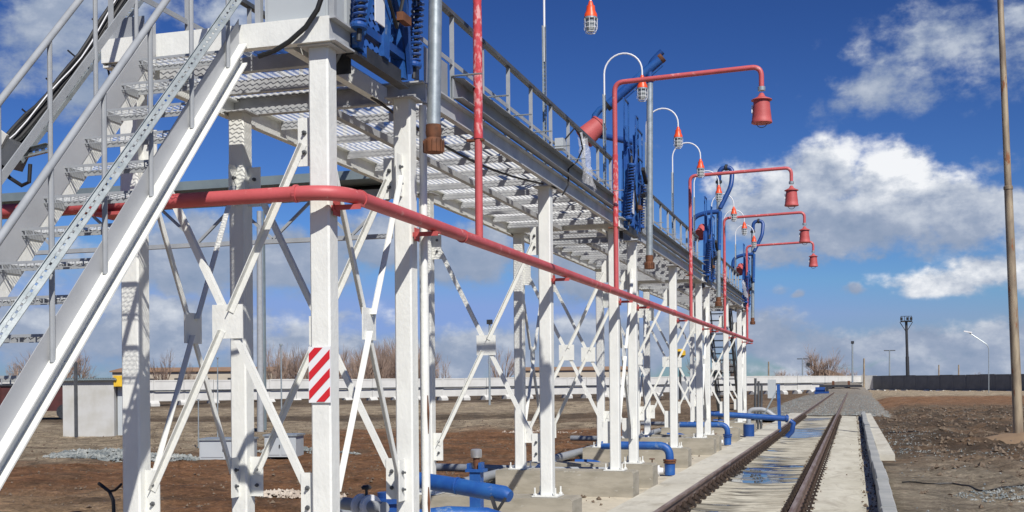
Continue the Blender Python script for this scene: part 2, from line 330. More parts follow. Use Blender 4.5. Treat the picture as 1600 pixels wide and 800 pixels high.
def soil(x, y):
    n = fbm(x, y, .22); n2 = fbm(x + 40, y, .9, 5); n3 = fbm(x, y + 30, .06, 3)
    tan_ = Vector((.35, .28, .205)); red = Vector((.225, .115, .06)); dk = Vector((.085, .062, .045)); sand = Vector((.40, .30, .20)); brn = Vector((.19, .125, .08)); gr = Vector((.31, .265, .21))
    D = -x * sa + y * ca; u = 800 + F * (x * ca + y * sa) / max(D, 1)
    if x < -1.5:
        lim = 30 + 18 * sm(300, 560, u) + 4 * n
        c = red.lerp(brn, .5 * sm(.0, .5, n2)).lerp(tan_, sm(lim, lim + 5, D))
        c = c.lerp(dk, .85 * sm(62, 66, D + 3 * n) * (1 - sm(72, 78, D + 4 * n2)) * sm(-.5, .1, n3 + .3 * n2 + .2))
        c = c.lerp(dk, .9 * sm(100, 108, D + 5 * n)); c = c.lerp(dk.lerp(brn, .5), .55 * sm(.12, .45, n2) * sm(28, 34, D))
        c = c.lerp(sand, .75 * (1 - sm(19, 24, D + 2 * n)) * (1 - sm(150, 300, u)))
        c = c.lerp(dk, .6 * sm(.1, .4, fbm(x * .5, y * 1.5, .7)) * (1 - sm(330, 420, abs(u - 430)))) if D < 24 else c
        if y > 55: c = c.lerp(brn.lerp(dk, .4), sm(-19, -12, x + 2 * n) * .8)
    else:
        c = brn.lerp(gr, .7 * sm(-.1, .4, n2)); c = c.lerp(gr * 1.1, .8 * (1 - sm(19, 27, y + 3 * n + 3 * n2)))
        c = c.lerp(dk, .85 * sm(24, 32, y + 7 * n2) * (1 - sm(68, 85, y + 6 * n)) * sm(-.2, .25, n * .6 + n2 * .9))
        c = c.lerp(red * 1.15, .75 * sm(72, 88, y + 8 * n + 8 * n2) * (1 - sm(112, 124, y))); c = c.lerp(tan_ * 1.05, sm(112, 126, y + 6 * n))
    c = c * 1.32; c.z *= .93
    return c
def steps(vals):
    out = [vals[0][0]]
    for (a, b_, st) in vals:
        n = max(1, round((b_ - a) / st)); out += [a + (b_ - a) * (i + 1) / n for i in range(n)]
    return out
xs = steps([(-900, -300, 150), (-300, -100, 20), (-100, -45, 2.5), (-45, -24, .7), (-24, -5.6, .22), (-5.6, .4, .6), (.4, 8, .14), (8, 25, .7), (25, 80, 4), (80, 300, 40), (300, 900, 200)])
ys = steps([(-60, -5, 11), (-5, 4, 3), (4, 12, .5), (12, 40, .25), (40, 75, .5), (75, 140, 1.5), (140, 240, 6), (240, 500, 50), (500, 3000, 500)])
me = bpy.data.meshes.new('ground'); nx, ny = len(xs), len(ys); gv = []; gc = []
for y in ys:
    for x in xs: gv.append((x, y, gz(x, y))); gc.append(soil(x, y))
me.from_pydata(gv, [], [(j * nx + i, j * nx + i + 1, (j + 1) * nx + i + 1, (j + 1) * nx + i) for j in range(ny - 1) for i in range(nx - 1)])
at_ = me.color_attributes.new('soil', 'FLOAT_COLOR', 'POINT'); at_.data.foreach_set('color', [k for c in gc for k in (c[0], c[1], c[2], 1)])
me.polygons.foreach_set('use_smooth', [True] * len(me.polygons))
ground = bpy.data.objects.new('ground', me); COL.objects.link(ground); tag(ground, kind='structure')
m, nt, b = new_mat('bare_earth'); att = N(nt, 'ShaderNodeAttribute', attribute_name='soil'); v = coords(nt)
f1 = noise_n(nt, v, 1.1, 8, .68); f2 = noise_n(nt, v, 14, 8, .75); f3 = noise_n(nt, v, 4.2, 8, .72, .6)
mulc = N(nt, 'ShaderNodeMix', data_type='RGBA', blend_type='MULTIPLY'); mulc.inputs[0].default_value = 1
nt.links.new(att.outputs[0], mulc.inputs[6]); nt.links.new(ramp(nt, f1, [(.3, .55), (.7, 1.4)]), mulc.inputs[7])
m3 = N(nt, 'ShaderNodeMix', data_type='RGBA', blend_type='MULTIPLY'); m3.inputs[0].default_value = 1; nt.links.new(mulc.outputs[2], m3.inputs[6]); nt.links.new(ramp(nt, f3, [(.36, .62), (.6, 1.22)]), m3.inputs[7]); mulc = m3
m2 = N(nt, 'ShaderNodeMix', data_type='RGBA', blend_type='MULTIPLY'); m2.inputs[0].default_value = 1
nt.links.new(mulc.outputs[2], m2.inputs[6]); nt.links.new(ramp(nt, f2, [(.3, .5), (.7, 1.4)]), m2.inputs[7])
vor = N(nt, 'ShaderNodeTexVoronoi'); vor.inputs['Scale'].default_value = 9; nt.links.new(v, vor.inputs['Vector'])
peb = mth2 = N(nt, 'ShaderNodeMath', operation='MULTIPLY'); nt.links.new(ramp(nt, vor.outputs['Distance'], [(.12, 1), (.2, 0)]), peb.inputs[0]); nt.links.new(ramp(nt, noise_n(nt, v, 3, 3), [(.55, 0), (.65, .8)]), peb.inputs[1])
col = mixc(nt, peb.outputs[0], m2.outputs[2], (.42, .39, .34)); nt.links.new(col, b.inputs['Base Color']); b.inputs['Roughness'].default_value = .95
b.inputs['Specular IOR Level'].default_value = .2
hs = N(nt, 'ShaderNodeMath', operation='ADD'); nt.links.new(f2, hs.inputs[0]); nt.links.new(f3, hs.inputs[1]); bump(nt, b, hs.outputs[0], 1., .16); me.materials.append(m)

# concrete apron beside the posts, tray between the rails, strip to the kerb
def noise_v(nt):
    v = coords(nt); n = N(nt, 'ShaderNodeTexNoise'); n.inputs['Scale'].default_value = 1.4; nt.links.new(v, n.inputs['Vector'])
    s_ = N(nt, 'ShaderNodeVectorMath', operation='SCALE'); nt.links.new(n.outputs['Color'], s_.inputs[0]); s_.inputs['Scale'].default_value = .35
    a_ = N(nt, 'ShaderNodeVectorMath', operation='ADD'); nt.links.new(v, a_.inputs[0]); nt.links.new(s_.outputs[0], a_.inputs[1]); return a_.outputs[0]
def conc_mat(name, c1, c2, wet=False, lines=False):
    m, nt, b = new_mat(name); v = coords(nt)
    a = noise_n(nt, coords(nt, (1.2, .35, 1)), 1.3, 7, .6); d = noise_n(nt, v, 9, 6, .7)
    col = mixc(nt, ramp(nt, a, [(.38, 0), (.62, 1)]), c1, c2); col = mixc(nt, ramp(nt, d, [(.3, 0), (.75, .5)]), col, tuple(x * .72 for x in c2))
    rgh = .85; h = d
    if wet:
        w = noise_n(nt, coords(nt, (.34, 1.5, 1)), 1.5, 4, .55, .8)
        big = noise_n(nt, coords(nt, (.25, .16, 1)), 1.1, 2)
        att = N(nt, 'ShaderNodeAttribute', attribute_name='low')
        s1 = N(nt, 'ShaderNodeMath', operation='ADD'); nt.links.new(w, s1.inputs[0]); nt.links.new(big, s1.inputs[1])
        s2 = N(nt, 'ShaderNodeMath', operation='ADD'); nt.links.new(s1.outputs[0], s2.inputs[0]); nt.links.new(att.outputs['Fac'], s2.inputs[1])
        damp = ramp(nt, s2.outputs[0], [(.70, 0), (.76, 1)]); r_ = N(nt, 'ShaderNodeMapRange'); nt.links.new(s2.outputs[0], r_.inputs[0]); r_.inputs[1].default_value = 1.08; r_.inputs[2].default_value = 1.12
        r0 = N(nt, 'ShaderNodeMapRange'); nt.links.new(s2.outputs[0], r0.inputs[0]); r0.inputs[1].default_value = .97; r0.inputs[2].default_value = 1.07
        col = mixc(nt, ramp(nt, noise_n(nt, coords(nt, (.8, 3.2, 1)), 2.2, 6, .7, 1.2), [(.47, 0), (.60, .85)]), col, (.24, .205, .145)); col = mixc(nt, r0.outputs[0], col, (.15, .135, .10)); col = mixc(nt, r_.outputs[0], col, (.035, .04, .04))
        rr = N(nt, 'ShaderNodeMapRange'); nt.links.new(r_.outputs[0], rr.inputs[0]); rr.inputs[3].default_value = .85; rr.inputs[4].default_value = .03
        nt.links.new(rr.outputs[0], b.inputs['Roughness'])
        inv = N(nt, 'ShaderNodeMath', operation='SUBTRACT'); inv.inputs[0].default_value = 1; nt.links.new(r_.outputs[0], inv.inputs[1])
        hh = N(nt, 'ShaderNodeMath', operation='MULTIPLY'); nt.links.new(d, hh.inputs[0]); nt.links.new(inv.outputs[0], hh.inputs[1]); h = hh.outputs[0]
    else:
        b.inputs['Roughness'].default_value = .85
        col = mixc(nt, ramp(nt, noise_n(nt, coords(nt, (1.5, .6, 1)), 1.6, 8, .7, .8), [(.50, 0), (.66, .6)]), col, (.30, .265, .20))
        sp = N(nt, 'ShaderNodeSeparateXYZ'); nt.links.new(noise_v(nt), sp.inputs[0])
        ab = N(nt, 'ShaderNodeMath', operation='PINGPONG'); nt.links.new(sp.outputs[1], ab.inputs[0]); ab.inputs[1].default_value = 3.1
        col = mixc(nt, ramp(nt, ab.outputs[0], [(.0, .75), (.012, 0)]), col, (.13, .115, .09))
    nt.links.new(col, b.inputs['Base Color']); bump(nt, b, h, .7, .012); return m
M['apron'] = conc_mat('apron_concrete', (.66, .63, .53), (.55, .52, .43))
M['dusty'] = conc_mat('dusty_slab', (.66, .59, .45), (.56, .50, .38))
M['tray'] = conc_mat('tray_concrete', (.68, .64, .51), (.54, .50, .39), wet=True)
M['strip'] = conc_mat('strip_concrete', (.66, .63, .52), (.54, .51, .41))
def sheet(name, mat, X0, X1, Y0, Y1, zf, dx=.2, dy=.35, low=None, thick=.25, edge=None):
    nx = max(2, round((X1 - X0) / dx) + 1); ny = max(2, round((Y1 - Y0) / dy) + 1); mb = MB()
    for j in range(ny):
        y = Y0 + (Y1 - Y0) * j / (ny - 1)
        e0, e1 = edge(y) if edge else (0, 0)
        for i in range(nx):
            t = i / (nx - 1); x = X0 + e0 + (X1 + e1 - X0 - e0) * t; mb.v.append(Vector((x, y, zf(x, y))))
    mb.f = [(j * nx + i, j * nx + i + 1, (j + 1) * nx + i + 1, (j + 1) * nx + i) for j in range(ny - 1) for i in range(nx - 1)]
    # skirts
    for j in range(ny - 1):
        for i in (0, nx - 1):
            a, c = mb.v[j * nx + i], mb.v[(j + 1) * nx + i]; mb.add([a, c, c - Vector((0, 0, thick)), a - Vector((0, 0, thick))], [(0, 1, 2, 3)])
    for i in range(nx - 1):
        for j in (0, ny - 1):
            a, c = mb.v[j * nx + i], mb.v[j * nx + i + 1]; mb.add([a, c, c - Vector((0, 0, thick)), a - Vector((0, 0, thick))], [(0, 1, 2, 3)])
    me = bpy.data.meshes.new(name); me.from_pydata([tuple(v) for v in mb.v], [], mb.f)
    if low:
        a_ = me.color_attributes.new('low', 'FLOAT_COLOR', 'POINT'); a_.data.foreach_set('color', [k for v in mb.v for k in (low(v.x, v.y),) * 3 + (1,)])
    me.materials.append(M[mat]); ob = bpy.data.objects.new(name, me); COL.objects.link(ob); return tag(ob, kind='structure')
LR, RR = -2.33, -.74      # rail centres
sheet('apron_paving', 'apron', -3.0, LR - .09, 2, 58, lambda x, y: -.045 + .012 * fbm(x, y, .8), dx=.17)
sheet('slab_under_gantry', 'dusty', -5.3, -3.006, 4, 45, lambda x, y: -.07 + .02 * fbm(x, y, .9), dx=.3)
sheet('track_tray', 'tray', LR + .10, RR - .10, 2, 57.5, lambda x, y: -.17 - .03 * (1 - ((x + 1.535) / .7) ** 2) + .006 * fbm(x, y, 1.2), dx=.1, low=lambda x, y: .10 - .12 * abs(x + 1.7) / .6)
sheet('concrete_strip', 'strip', RR + .10, .305, 2, 57, lambda x, y: -.15 - .025 * sm(-.5, .1, x) + .014 * fbm(x, y, .7), dx=.1)
sheet('rail_bed', 'strip', LR - .085, LR + .095, 2, 57.5, lambda x, y: -.19, dx=.1)
sheet('rail_bed', 'strip', RR - .095, RR + .095, 2, 57.5, lambda x, y: -.19, dx=.1)
sheet('kerb_backing', 'apron', .50, .82, 25.5, 56, lambda x, y: .0 + .01 * fbm(x, y, .8), dx=.1, edge=lambda y: (0, -.08 * (y - 25) / 30))

# kerb stones
for i in range(27):
    y0 = 2.5 + i * 2.0
    mb = MB(); w = random.uniform(-.016, .012); t = random.uniform(-.02, .012)
    mb.prism([(.31 + w, -.4), (.49 + w, -.4), (.49 + w, .055 + t), (.475 + w, .07 + t), (.325 + w, .07 + t), (.31 + w, .05 + t)], y0 + .008, y0 + 1.992, 'y')
    k = mb.build('kerb_stone', 'kerb', org=(.43, y0, 0)); tag(k, 'grey concrete kerb block in the long straight kerb beside the right rail', 'kerb', 'kerb blocks along the track')

# rails
def rail(x, label):
    root = thing('rail', (x, 2, 0), label, 'rail')
    prof = [(-.075, -.18), (.075, -.18), (.075, -.168), (.014, -.15), (.009, -.14), (.009, -.045), (.036, -.033), (.037, -.006), (.03, 0), (-.03, 0), (-.037, -.006), (-.036, -.033), (-.009, -.045), (-.009, -.14), (-.014, -.15), (-.075, -.168)]
    MB().prism([(x + a, c) for a, c in prof], 2, 151, 'y').build('steel_bar', 'rail', root)
    MB().bb(x - .028, x + .028, 2, 150.9, .001, .003).build('running_surface', 'railhead', root)
    first = None
    for i in range(92):
        y = 4.2 + i * .57
        if first is None:
            mb = MB()
            for s_ in ((1,) if x < -2 else (-1, 1)):
                mb.box((x + s_ * .135, y, -.155), (.13, .16, .03)); mb.box((x + s_ * .088, y, -.13), (.07, .15, .04), Matrix.Rotation(s_ * .3, 3, 'Y'))
                mb.lathe([(.018, 0), (.016, .10)], (x + s_ * .115, y - .05, -.135), n=6).lathe([(.036, 0), (.036, .035)], (x + s_ * .115, y - .05, -.115), n=6).lathe([(.018, 0), (.016, .10)], (x + s_ * .115, y + .07, -.135), n=6).lathe([(.034, 0), (.034, .035)], (x + s_ * .115, y + .07, -.112), n=6)
                mb.box((x + s_ * .165, y, -.125), (.03, .12, .05))
            mb.box((x, y, -.186), (.36, .18, .03)); first = mb.build('rail_clip', 'clip', root); fy = y; c = first
        else:
            c = first.copy(); COL.objects.link(c); c.location = (0, y - fy, 0); 
        c.rotation_euler = (0, 0, 0)
    return root
rail(LR, 'rusty steel rail nearest the white gantry, with clips along its foot')
rail(RR, 'rusty steel rail nearest the concrete kerb, with clips along its foot')

# ballast beyond the tray
def ballast_z(x, y):
    e = min(sm(-6.6, -3.6, x), 1 - sm(.3, 3.2, x)); z = -.62 + .46 * e + .03 * fbm(x, y, 2.5)
    z -= .02 if False else 0
    hx = (x + 1.4) / 5.5; hy = (y - 158) / 8
    return z + 1.45 * math.exp(-(hx * hx + hy * hy) * 1.4) * e
mb = MB(); bx = steps([(-7, 5, .3)]); by = steps([(57.6, 180, .6)])
for y in by:
    for x in bx: mb.v.append(Vector((x, y, ballast_z(x, y))))
n_ = len(bx); mb.f = [(j * n_ + i, j * n_ + i + 1, (j + 1) * n_ + i + 1, (j + 1) * n_ + i) for j in range(len(by) - 1) for i in range(n_ - 1)]
m, nt, b = new_mat('ballast_gravel'); v = coords(nt); vo = N(nt, 'ShaderNodeTexVoronoi'); vo.inputs['Scale'].default_value = 11; nt.links.new(v, vo.inputs['Vector'])
col = mixc(nt, ramp(nt, vo.outputs['Distance'], [(.1, 0), (.6, 1)]), (.37, .34, .29), (.19, .17, .14)); col = mixc(nt, ramp(nt, noise_n(nt, v, .5), [(.4, 0), (.7, .45)]), col, (.34, .28, .21))
nt.links.new(col, b.inputs['Base Color']); b.inputs['Roughness'].default_value = .95; bump(nt, b, vo.outputs['Distance'], 1., .08); M['ballast'] = m
bal = mb.build('ballast_bed', 'ballast'); tag(bal, kind='structure')

# scattered stones (uncountable)
def stones(name, mat, spots, lo, hi, label):
    mb = MB(); 
    for (x, y, z) in spots:
        r = random.uniform(lo, hi) * random.choice((.6, .8, 1, 1.2)); vs_ = []
        for a in ((1, 0, 0), (-1, 0, 0), (0, 1, 0), (0, -1, 0), (0, 0, 1), (0, 0, -.4)):
            vs_.append(Vector(a) * r * random.uniform(.6, 1.2))
        rt = Matrix.Rotation(random.uniform(0, 6), 3, 'Z') @ Matrix.Rotation(random.uniform(-.5, .5), 3, 'X')
        mb.add([Vector((x, y, z + r * .25)) + rt @ p for p in vs_], [(0, 2, 4), (2, 1, 4), (1, 3, 4), (3, 0, 4), (2, 0, 5), (1, 2, 5), (3, 1, 5), (0, 3, 5)])
    o = mb.build(name, mat); return tag(o, label, 'gravel' if 'soil' not in name else 'soil', kind='stuff')
def patch(cx, cy, rx, ry, n, pile=0., ang=0., zf=gz):
    out = []
    for _ in range(n):
        r = random.random() ** .7; t = random.uniform(0, 2 * PI); u, w = r * math.cos(t) * rx, r * math.sin(t) * ry
        x = cx + u * math.cos(ang) - w * math.sin(ang); y = cy + u * math.sin(ang) + w * math.cos(ang); out.append((x, y, zf(x, y) + pile * (1 - r) * random.uniform(.6, 1)))
    return out
g = patch(-20.2, 28.6, 3.2, 1.1, 3600, .20, -.25) + patch(-16.2, 31.5, 2.5, .8, 900, .15, -.3)
stones('crushed_stone_heap', 'stone', g, .025, .07, 'low heap of grey crushed stone on the bare earth behind the stairs')
g = patch(3.2, 18.6, 1.8, .8, 1500, .03) + patch(2.3, 28, 2.2, 2.0, 300, .02) + patch(1.4, 35, 1.0, 8, 500) + patch(4.5, 16, 2, 2, 500) + [(x, y, gz(x, y)) for x, y in ((random.uniform(.7, 9), random.uniform(10, 70)) for _ in range(1500))]
stones('loose_gravel', 'stone', g, .008, .03, 'loose grey gravel scattered over the brown earth right of the kerb')
g = patch(-10.0, 19.2, 1.3, .35, 1000, .10, -.25) + patch(-8.2, 22.5, .9, .2, 160, .03, -.3) + patch(-12, 44, 2, .5, 120, .04, -.3)
stones('pale_rubble', 'whitestone', g, .015, .06, 'pale lumpy rubble scattered on the red earth behind the gantry')
g = [(x, y, gz(x, y)) for x, y in ((-5.8 - 30 * random.random() ** 1.4, random.uniform(12, 60)) for _ in range(5200))] + [(x, y, gz(x, y)) for x, y in ((random.uniform(.8, 14), random.uniform(10, 80)) for _ in range(3000))] + [(x, y, -.07) for x, y in ((random.uniform(-5.2, -3.2), random.uniform(8, 44)) for _ in range(500))]
stones('soil_clods', 'clod', g, .012, .05, 'small clods of brown earth strewn over the bare ground')
g = [(x, y, ballast_z(x, y)) for x, y in ((random.uniform(-6.5, 4), 57.8 + 80 * random.random() ** 1.8) for _ in range(6500)) if abs(x - LR) > .13 and abs(x - RR) > .13]
stones('ballast_stones', 'stone', g, .02, .05, 'grey ballast stones lying along the far end of the track')
g = [(x, y, gz(x, y)) for x, y in ((random.uniform(1.2, 12), random.uniform(22, 75)) for _ in range(1800))]
stones('earth_lumps', 'clod', g, .03, .10, 'large dark clods churned up on the earth right of the kerb')
g = [(random.choice((.50, .31, -.1)) + random.uniform(-.05, .05), random.uniform(8, 57), .06 if 0 else -.14) for _ in range(10)] + [(random.uniform(.1, .3), random.uniform(8, 57), -.16) for _ in range(700)] + [(random.uniform(.34, .62), random.uniform(8, 57), .075 if 0 else gz(.6, 20) + .13) for _ in range(0)] + [(RR + s_ * random.uniform(.08, .24), random.uniform(4, 57), -.165) for s_ in (-1, 1) for _ in range(900)] + [(LR + s_ * random.uniform(.08, .2), random.uniform(4, 57), -.165) for s_ in (1,) for _ in range(700)]
stones('grit_along_rails', 'clod', g, .008, .03, 'dark brown grit gathered along the feet of the two rails')

# ------------------------------------------------------------------ the gantry
XF, XB = -3.34, -4.78; CW = .142; ZT, ZB = 3.80, .30
frames = []
for k in range(4): frames += [6.93 + 9.6 * k, 8.38 + 9.6 * k] + ([12.65 + 9.6 * k] if k < 3 else [])
gan = thing('loading_gantry', (XF, 6.93, 0), 'long white steel loading gantry on square posts with grated deck beside the track', 'gantry')
def cham(x, y, h, c=.012):
    return [(x - h + c, y - h), (x + h - c, y - h), (x + h, y - h + c), (x + h, y + h - c), (x + h - c, y + h), (x - h + c, y + h), (x - h, y + h - c), (x - h, y - h + c)]
def column(x, y):
    c = MB().prism(cham(x, y, CW / 2), ZB + .015, ZT, 'z').build('column', 'white', gan)
    MB().bb(x - .15, x + .15, y - .15, y + .15, ZB, ZB + .014).build('base_plate', 'white', c)
    MB().bb(x - .12, x + .12, y - .12, y + .12, ZT, ZT + .008).build('cap_plate', 'deckgrey', c)
    if y < 28:
        for sx in (-1, 1):
            for sy in (-1, 1):
                MB().lathe([(.01, 0), (.01, .09)], (x + sx * .12, y + sy * .12, ZB + .014), n=6).lathe([(.022, 0), (.022, .02)], (x + sx * .12, y + sy * .12, ZB + .016), n=6).build('anchor_bolt', 'white', c)
for y in frames:
    for x in (XF, XB): column(x, y)
def cross(p0, p1, nrm, z0=.85, z1=3.2):
    """X brace between two columns (p0,p1 xy); nrm = plane normal toward the viewer"""
    p0, p1, nrm = Vector((*p0, 0)), Vector((*p1, 0)), Vector(nrm); d = (p1 - p0).normalized(); c = (p0 + p1) / 2 + Vector((0, 0, (z0 + z1) / 2 ))
    plate = MB(); h = .115
    plate.bar(c - Vector((0, 0, h)), c + Vector((0, 0, h)), 2 * h, .01, nrm); pl = plate.build('centre_plate', 'white', gan)
    e = CW / 2
    for i, (end, zz) in enumerate(((p0, z0), (p0, z1), (p1, z0), (p1, z1))):
        s_ = 1 if end is p0 else -1; g0 = end + d * s_ * (e + .055) + Vector((0, 0, zz))
        MB().bar(g0 - Vector((0, 0, .16)), g0 + Vector((0, 0, .16)), .11, .01, nrm).build('gusset', 'white', pl)
        for q in (-.07, .06):
            cc = g0 + Vector((0, 0, q)) + d * s_ * .005 + nrm * .005
            MB().lathe([(.016, 0), (.016, .012), (.009, .014), (.009, .03)], cc, nrm, n=6).build('bolt', 'darkrail', pl) if end.y < 14 else None
        tgt = c + (g0 - c).normalized() * .07; off = nrm * (.009 if (i in (0, 3)) else -.009)
        st = g0 + (c - g0).normalized() * .02
        mb = MB(); mb.angle(st + off, tgt + off, .042, .006, nrm if i in (0, 3) else -nrm, 1 if i % 2 else -1); mb.build('brace_bar', 'white', pl)
for y in frames: cross((XB, y), (XF, y), (0, -1, 0))
for k in range(4):
    for x in (XF, XB): cross((x, 6.93 + 9.6 * k), (x, 8.38 + 9.6 * k), (1, 0, 0))
Y0, Y1 = 6.78, 37.36
DZ = 3.955     # grating level
for k in range(4):
    a = 6.78 + 9.6 * k; b_ = 8.53 + 9.6 * k
    # heavy transverse end beams and folded-bridge bay
    for y, o in ((a, 1), (b_, -1)):
        MB().bb(-4.93, -3.22, y, y + o * .008, 3.81, 3.97).bb(-4.93, -3.22, *sorted((y + o * .008, y + o * .07)), 3.81, 3.822).bb(-4.93, -3.22, *sorted((y + o * .008, y + o * .07)), 3.958, 3.97).build('end_beam', 'white' if o == 1 else 'deckgrey', gan)
    MB().channel(-3.23, a + .01, a + .34, 3.812, 3.968, 1, fl=.05).build('corner_bracket', 'deckgrey', gan)
    MB().channel(-3.52, a + .08, b_ - .08, 3.80, 3.93, -1).build('bay_beam', 'white', gan)
    MB().channel(-4.92, a + .01, b_ - .01, 3.78, 3.95, 1).build('rear_edge_beam', 'white', gan)
    for y in (7.4 + 9.6 * k, 7.95 + 9.6 * k): MB().bb(-4.86, -3.53, y - .03, y + .03, 3.84, 3.94).build('joist', 'deckgrey', gan)
    expanded(MB(), (-4.9, a + .03, DZ), (0, 1, 0), (1, 0, 0), (0, 0, 1), b_ - a - .06, 1.36).build('deck_grating', 'grating', gan)
    MB().bb(-3.50, -3.25, a + .4, a + .406, 3.7, 3.96).build('pocket_plate', 'dark', gan)
for k in range(3):
    a = 8.53 + 9.6 * k + .012; b_ = 16.38 + 9.6 * k - .012
    MB().channel(-3.25, a, b_, 3.80, 3.97, 1, fl=.05).build('front_edge_beam', 'deckgrey', gan)
    MB().channel(-4.91, a, b_, 3.78, 3.95, 1).build('rear_edge_beam', 'white', gan)
    MB().bb(-4.12, -4.06, a, b_, 3.80, 3.86).build('centre_beam', 'deckgrey', gan)
    n = 11
    for i in range(n + 1):
        y = a + .06 + (b_ - a - .12) * i / n; mb = MB()
        mb.bb(-4.88, -3.26, y - .028, y - .022, 3.865, 3.94).bb(-4.88, -3.26, y - .022, y + .03, 3.934, 3.94); mb.build('joist', 'deckgrey', gan)
    for i in range(4):
        L_ = (b_ - a) / 4; expanded(MB(), (-4.9, a + i * L_ + .01, DZ), (0, 1, 0), (1, 0, 0), (0, 0, 1), L_ - .02, 1.63).build('deck_grating', 'grating', gan)
# handrails
def handrail(x, y0, y1, step, ends=True):
    hr = MB().bb(x - .028, x + .028, y0, y1, 4.785, 4.82).build('handrail', 'darkrail', gan)
    MB().bb(x + .002, x + .008, y0, y1, 4.36, 4.40).build('mid_rail', 'greypaint', hr)
    n = max(1, round((y1 - y0) / step))
    for i in range(n + 1):
        y = y0 + .02 + (y1 - y0 - .04) * i / n
        MB().bb(x - .021, x - .015, y - .021, y + .021, 3.96, 4.785).bb(x - .015, x + .02, y - .021, y - .015, 3.96, 4.785).build('stanchion', 'greypaint', hr)
    return hr
for k in range(3):
    handrail(-3.33, 8.62 + 9.6 * k, 16.33 + 9.6 * k, .82)
    MB().bb(-3.262, -3.257, 8.6 + 9.6 * k, 9.15 + 9.6 * k, 3.98, 4.28).build('toe_plate', 'kick', gan)
handrail(-4.88, 6.82, 37.3, .95)
MB().bb(-4.86, -4.62, 6.825, 6.83, 3.98, 4.12).build('toe_plate', 'kick', gan)
MB().bb(-4.86, -4.4, 37.28, 37.3, 4.78, 4.81).bb(-3.8, -3.35, 37.28, 37.3, 4.78, 4.81).build('end_rail', 'greypaint', gan)

# footings
for i, y in enumerate(frames):
    mb = MB(); x0, x1 = -5.1, -3.0 - .04 * (i % 2)
    mb.prism([(x0, -.5), (x1, -.5), (x1, ZB - .03), (x1 - .025, ZB - .004), (x0 + .02, ZB - .004), (x0, ZB - .02)], y - .24, y + .24, 'y')
    f_ = mb.build('concrete_footing', 'conc', org=(XF, y, 0)); 
    tag(f_, 'board-marked concrete footing under the ' + ['nearest', 'second', 'third', 'fourth', 'fifth', 'sixth', 'seventh', 'eighth', 'ninth', 'tenth', 'farthest'][i] + ' pair of white gantry posts', 'footing', 'concrete footings under the gantry posts')

# hazard board on the near column
hz = thing('hazard_sign', (XF, 6.855, 1.47), 'small board with slanting red and white stripes on the nearest white post', 'sign')
MB().bb(XF - .078, XF + .078, 6.846, 6.856, 1.475, 1.84).build('board', 'whiteclean', hz)
def clip(poly, f):
    out = []
    for i in range(len(poly)):
        p, q = poly[i], poly[(i + 1) % len(poly)]; a, b_ = f(p), f(q)
        if a >= 0: out.append(p)
        if (a >= 0) != (b_ >= 0): t = a / (a - b_); out.append((p[0] + (q[0] - p[0]) * t, p[1] + (q[1] - p[1]) * t))
    return out
sx0, sx1, sz0, sz1 = XF - .074, XF + .074, 1.481, 1.834
for i in range(-1, 5):
    c0 = 1.372 + i * .1215; w_ = .058
    poly = [(sx0, sz0), (sx1, sz0), (sx1, sz1), (sx0, sz1)]
    fn = lambda p: p[1] - (p[0] - sx0) * 1.0 - c0
    poly = clip(poly, lambda p: fn(p)); 
    if len(poly) >= 3: poly = clip(poly, lambda p: w_ - fn(p))
    if len(poly) >= 3: MB().prism(poly, 6.8425, 6.8455, 'y').build('stripe', 'signred', hz)

# cable trays along the deck edge
for k in range(3):
    y0 = 9.2 + 9.6 * k; y1 = 16.2 + 9.6 * k
    ct = thing('cable_tray', (-3.2, y0, 4), ['grey covered cable tray on the nearest stretch of gantry deck edge', 'grey covered cable tray on the middle stretch of gantry deck edge', 'grey covered cable tray on the farthest stretch of gantry deck edge'][k], 'cable tray', 'cable trays along the deck edge')
    MB().bb(-3.225, -3.218, y0, y1, 4.0, 4.17).bb(-3.225, -3.14, y0, y1, 4.0, 4.006).build('trough', 'kick', ct)
    n = 9
    for i in range(n):
        a = y0 + (y1 - y0) * i / n
        MB().prism([(-3.24, 4.185), (-3.13, 4.165), (-3.13, 4.158), (-3.24, 4.178)], a + .01, a + (y1 - y0) / n - .01, 'y').build('cover', 'kick', ct)
        MB().bb(-3.235, -2.97, a - .02, a + .02, 4.186, 4.192).bb(-3.245, -3.24, a - .02, a + .02, 3.97, 4.19).build('bracket', 'galv', ct)

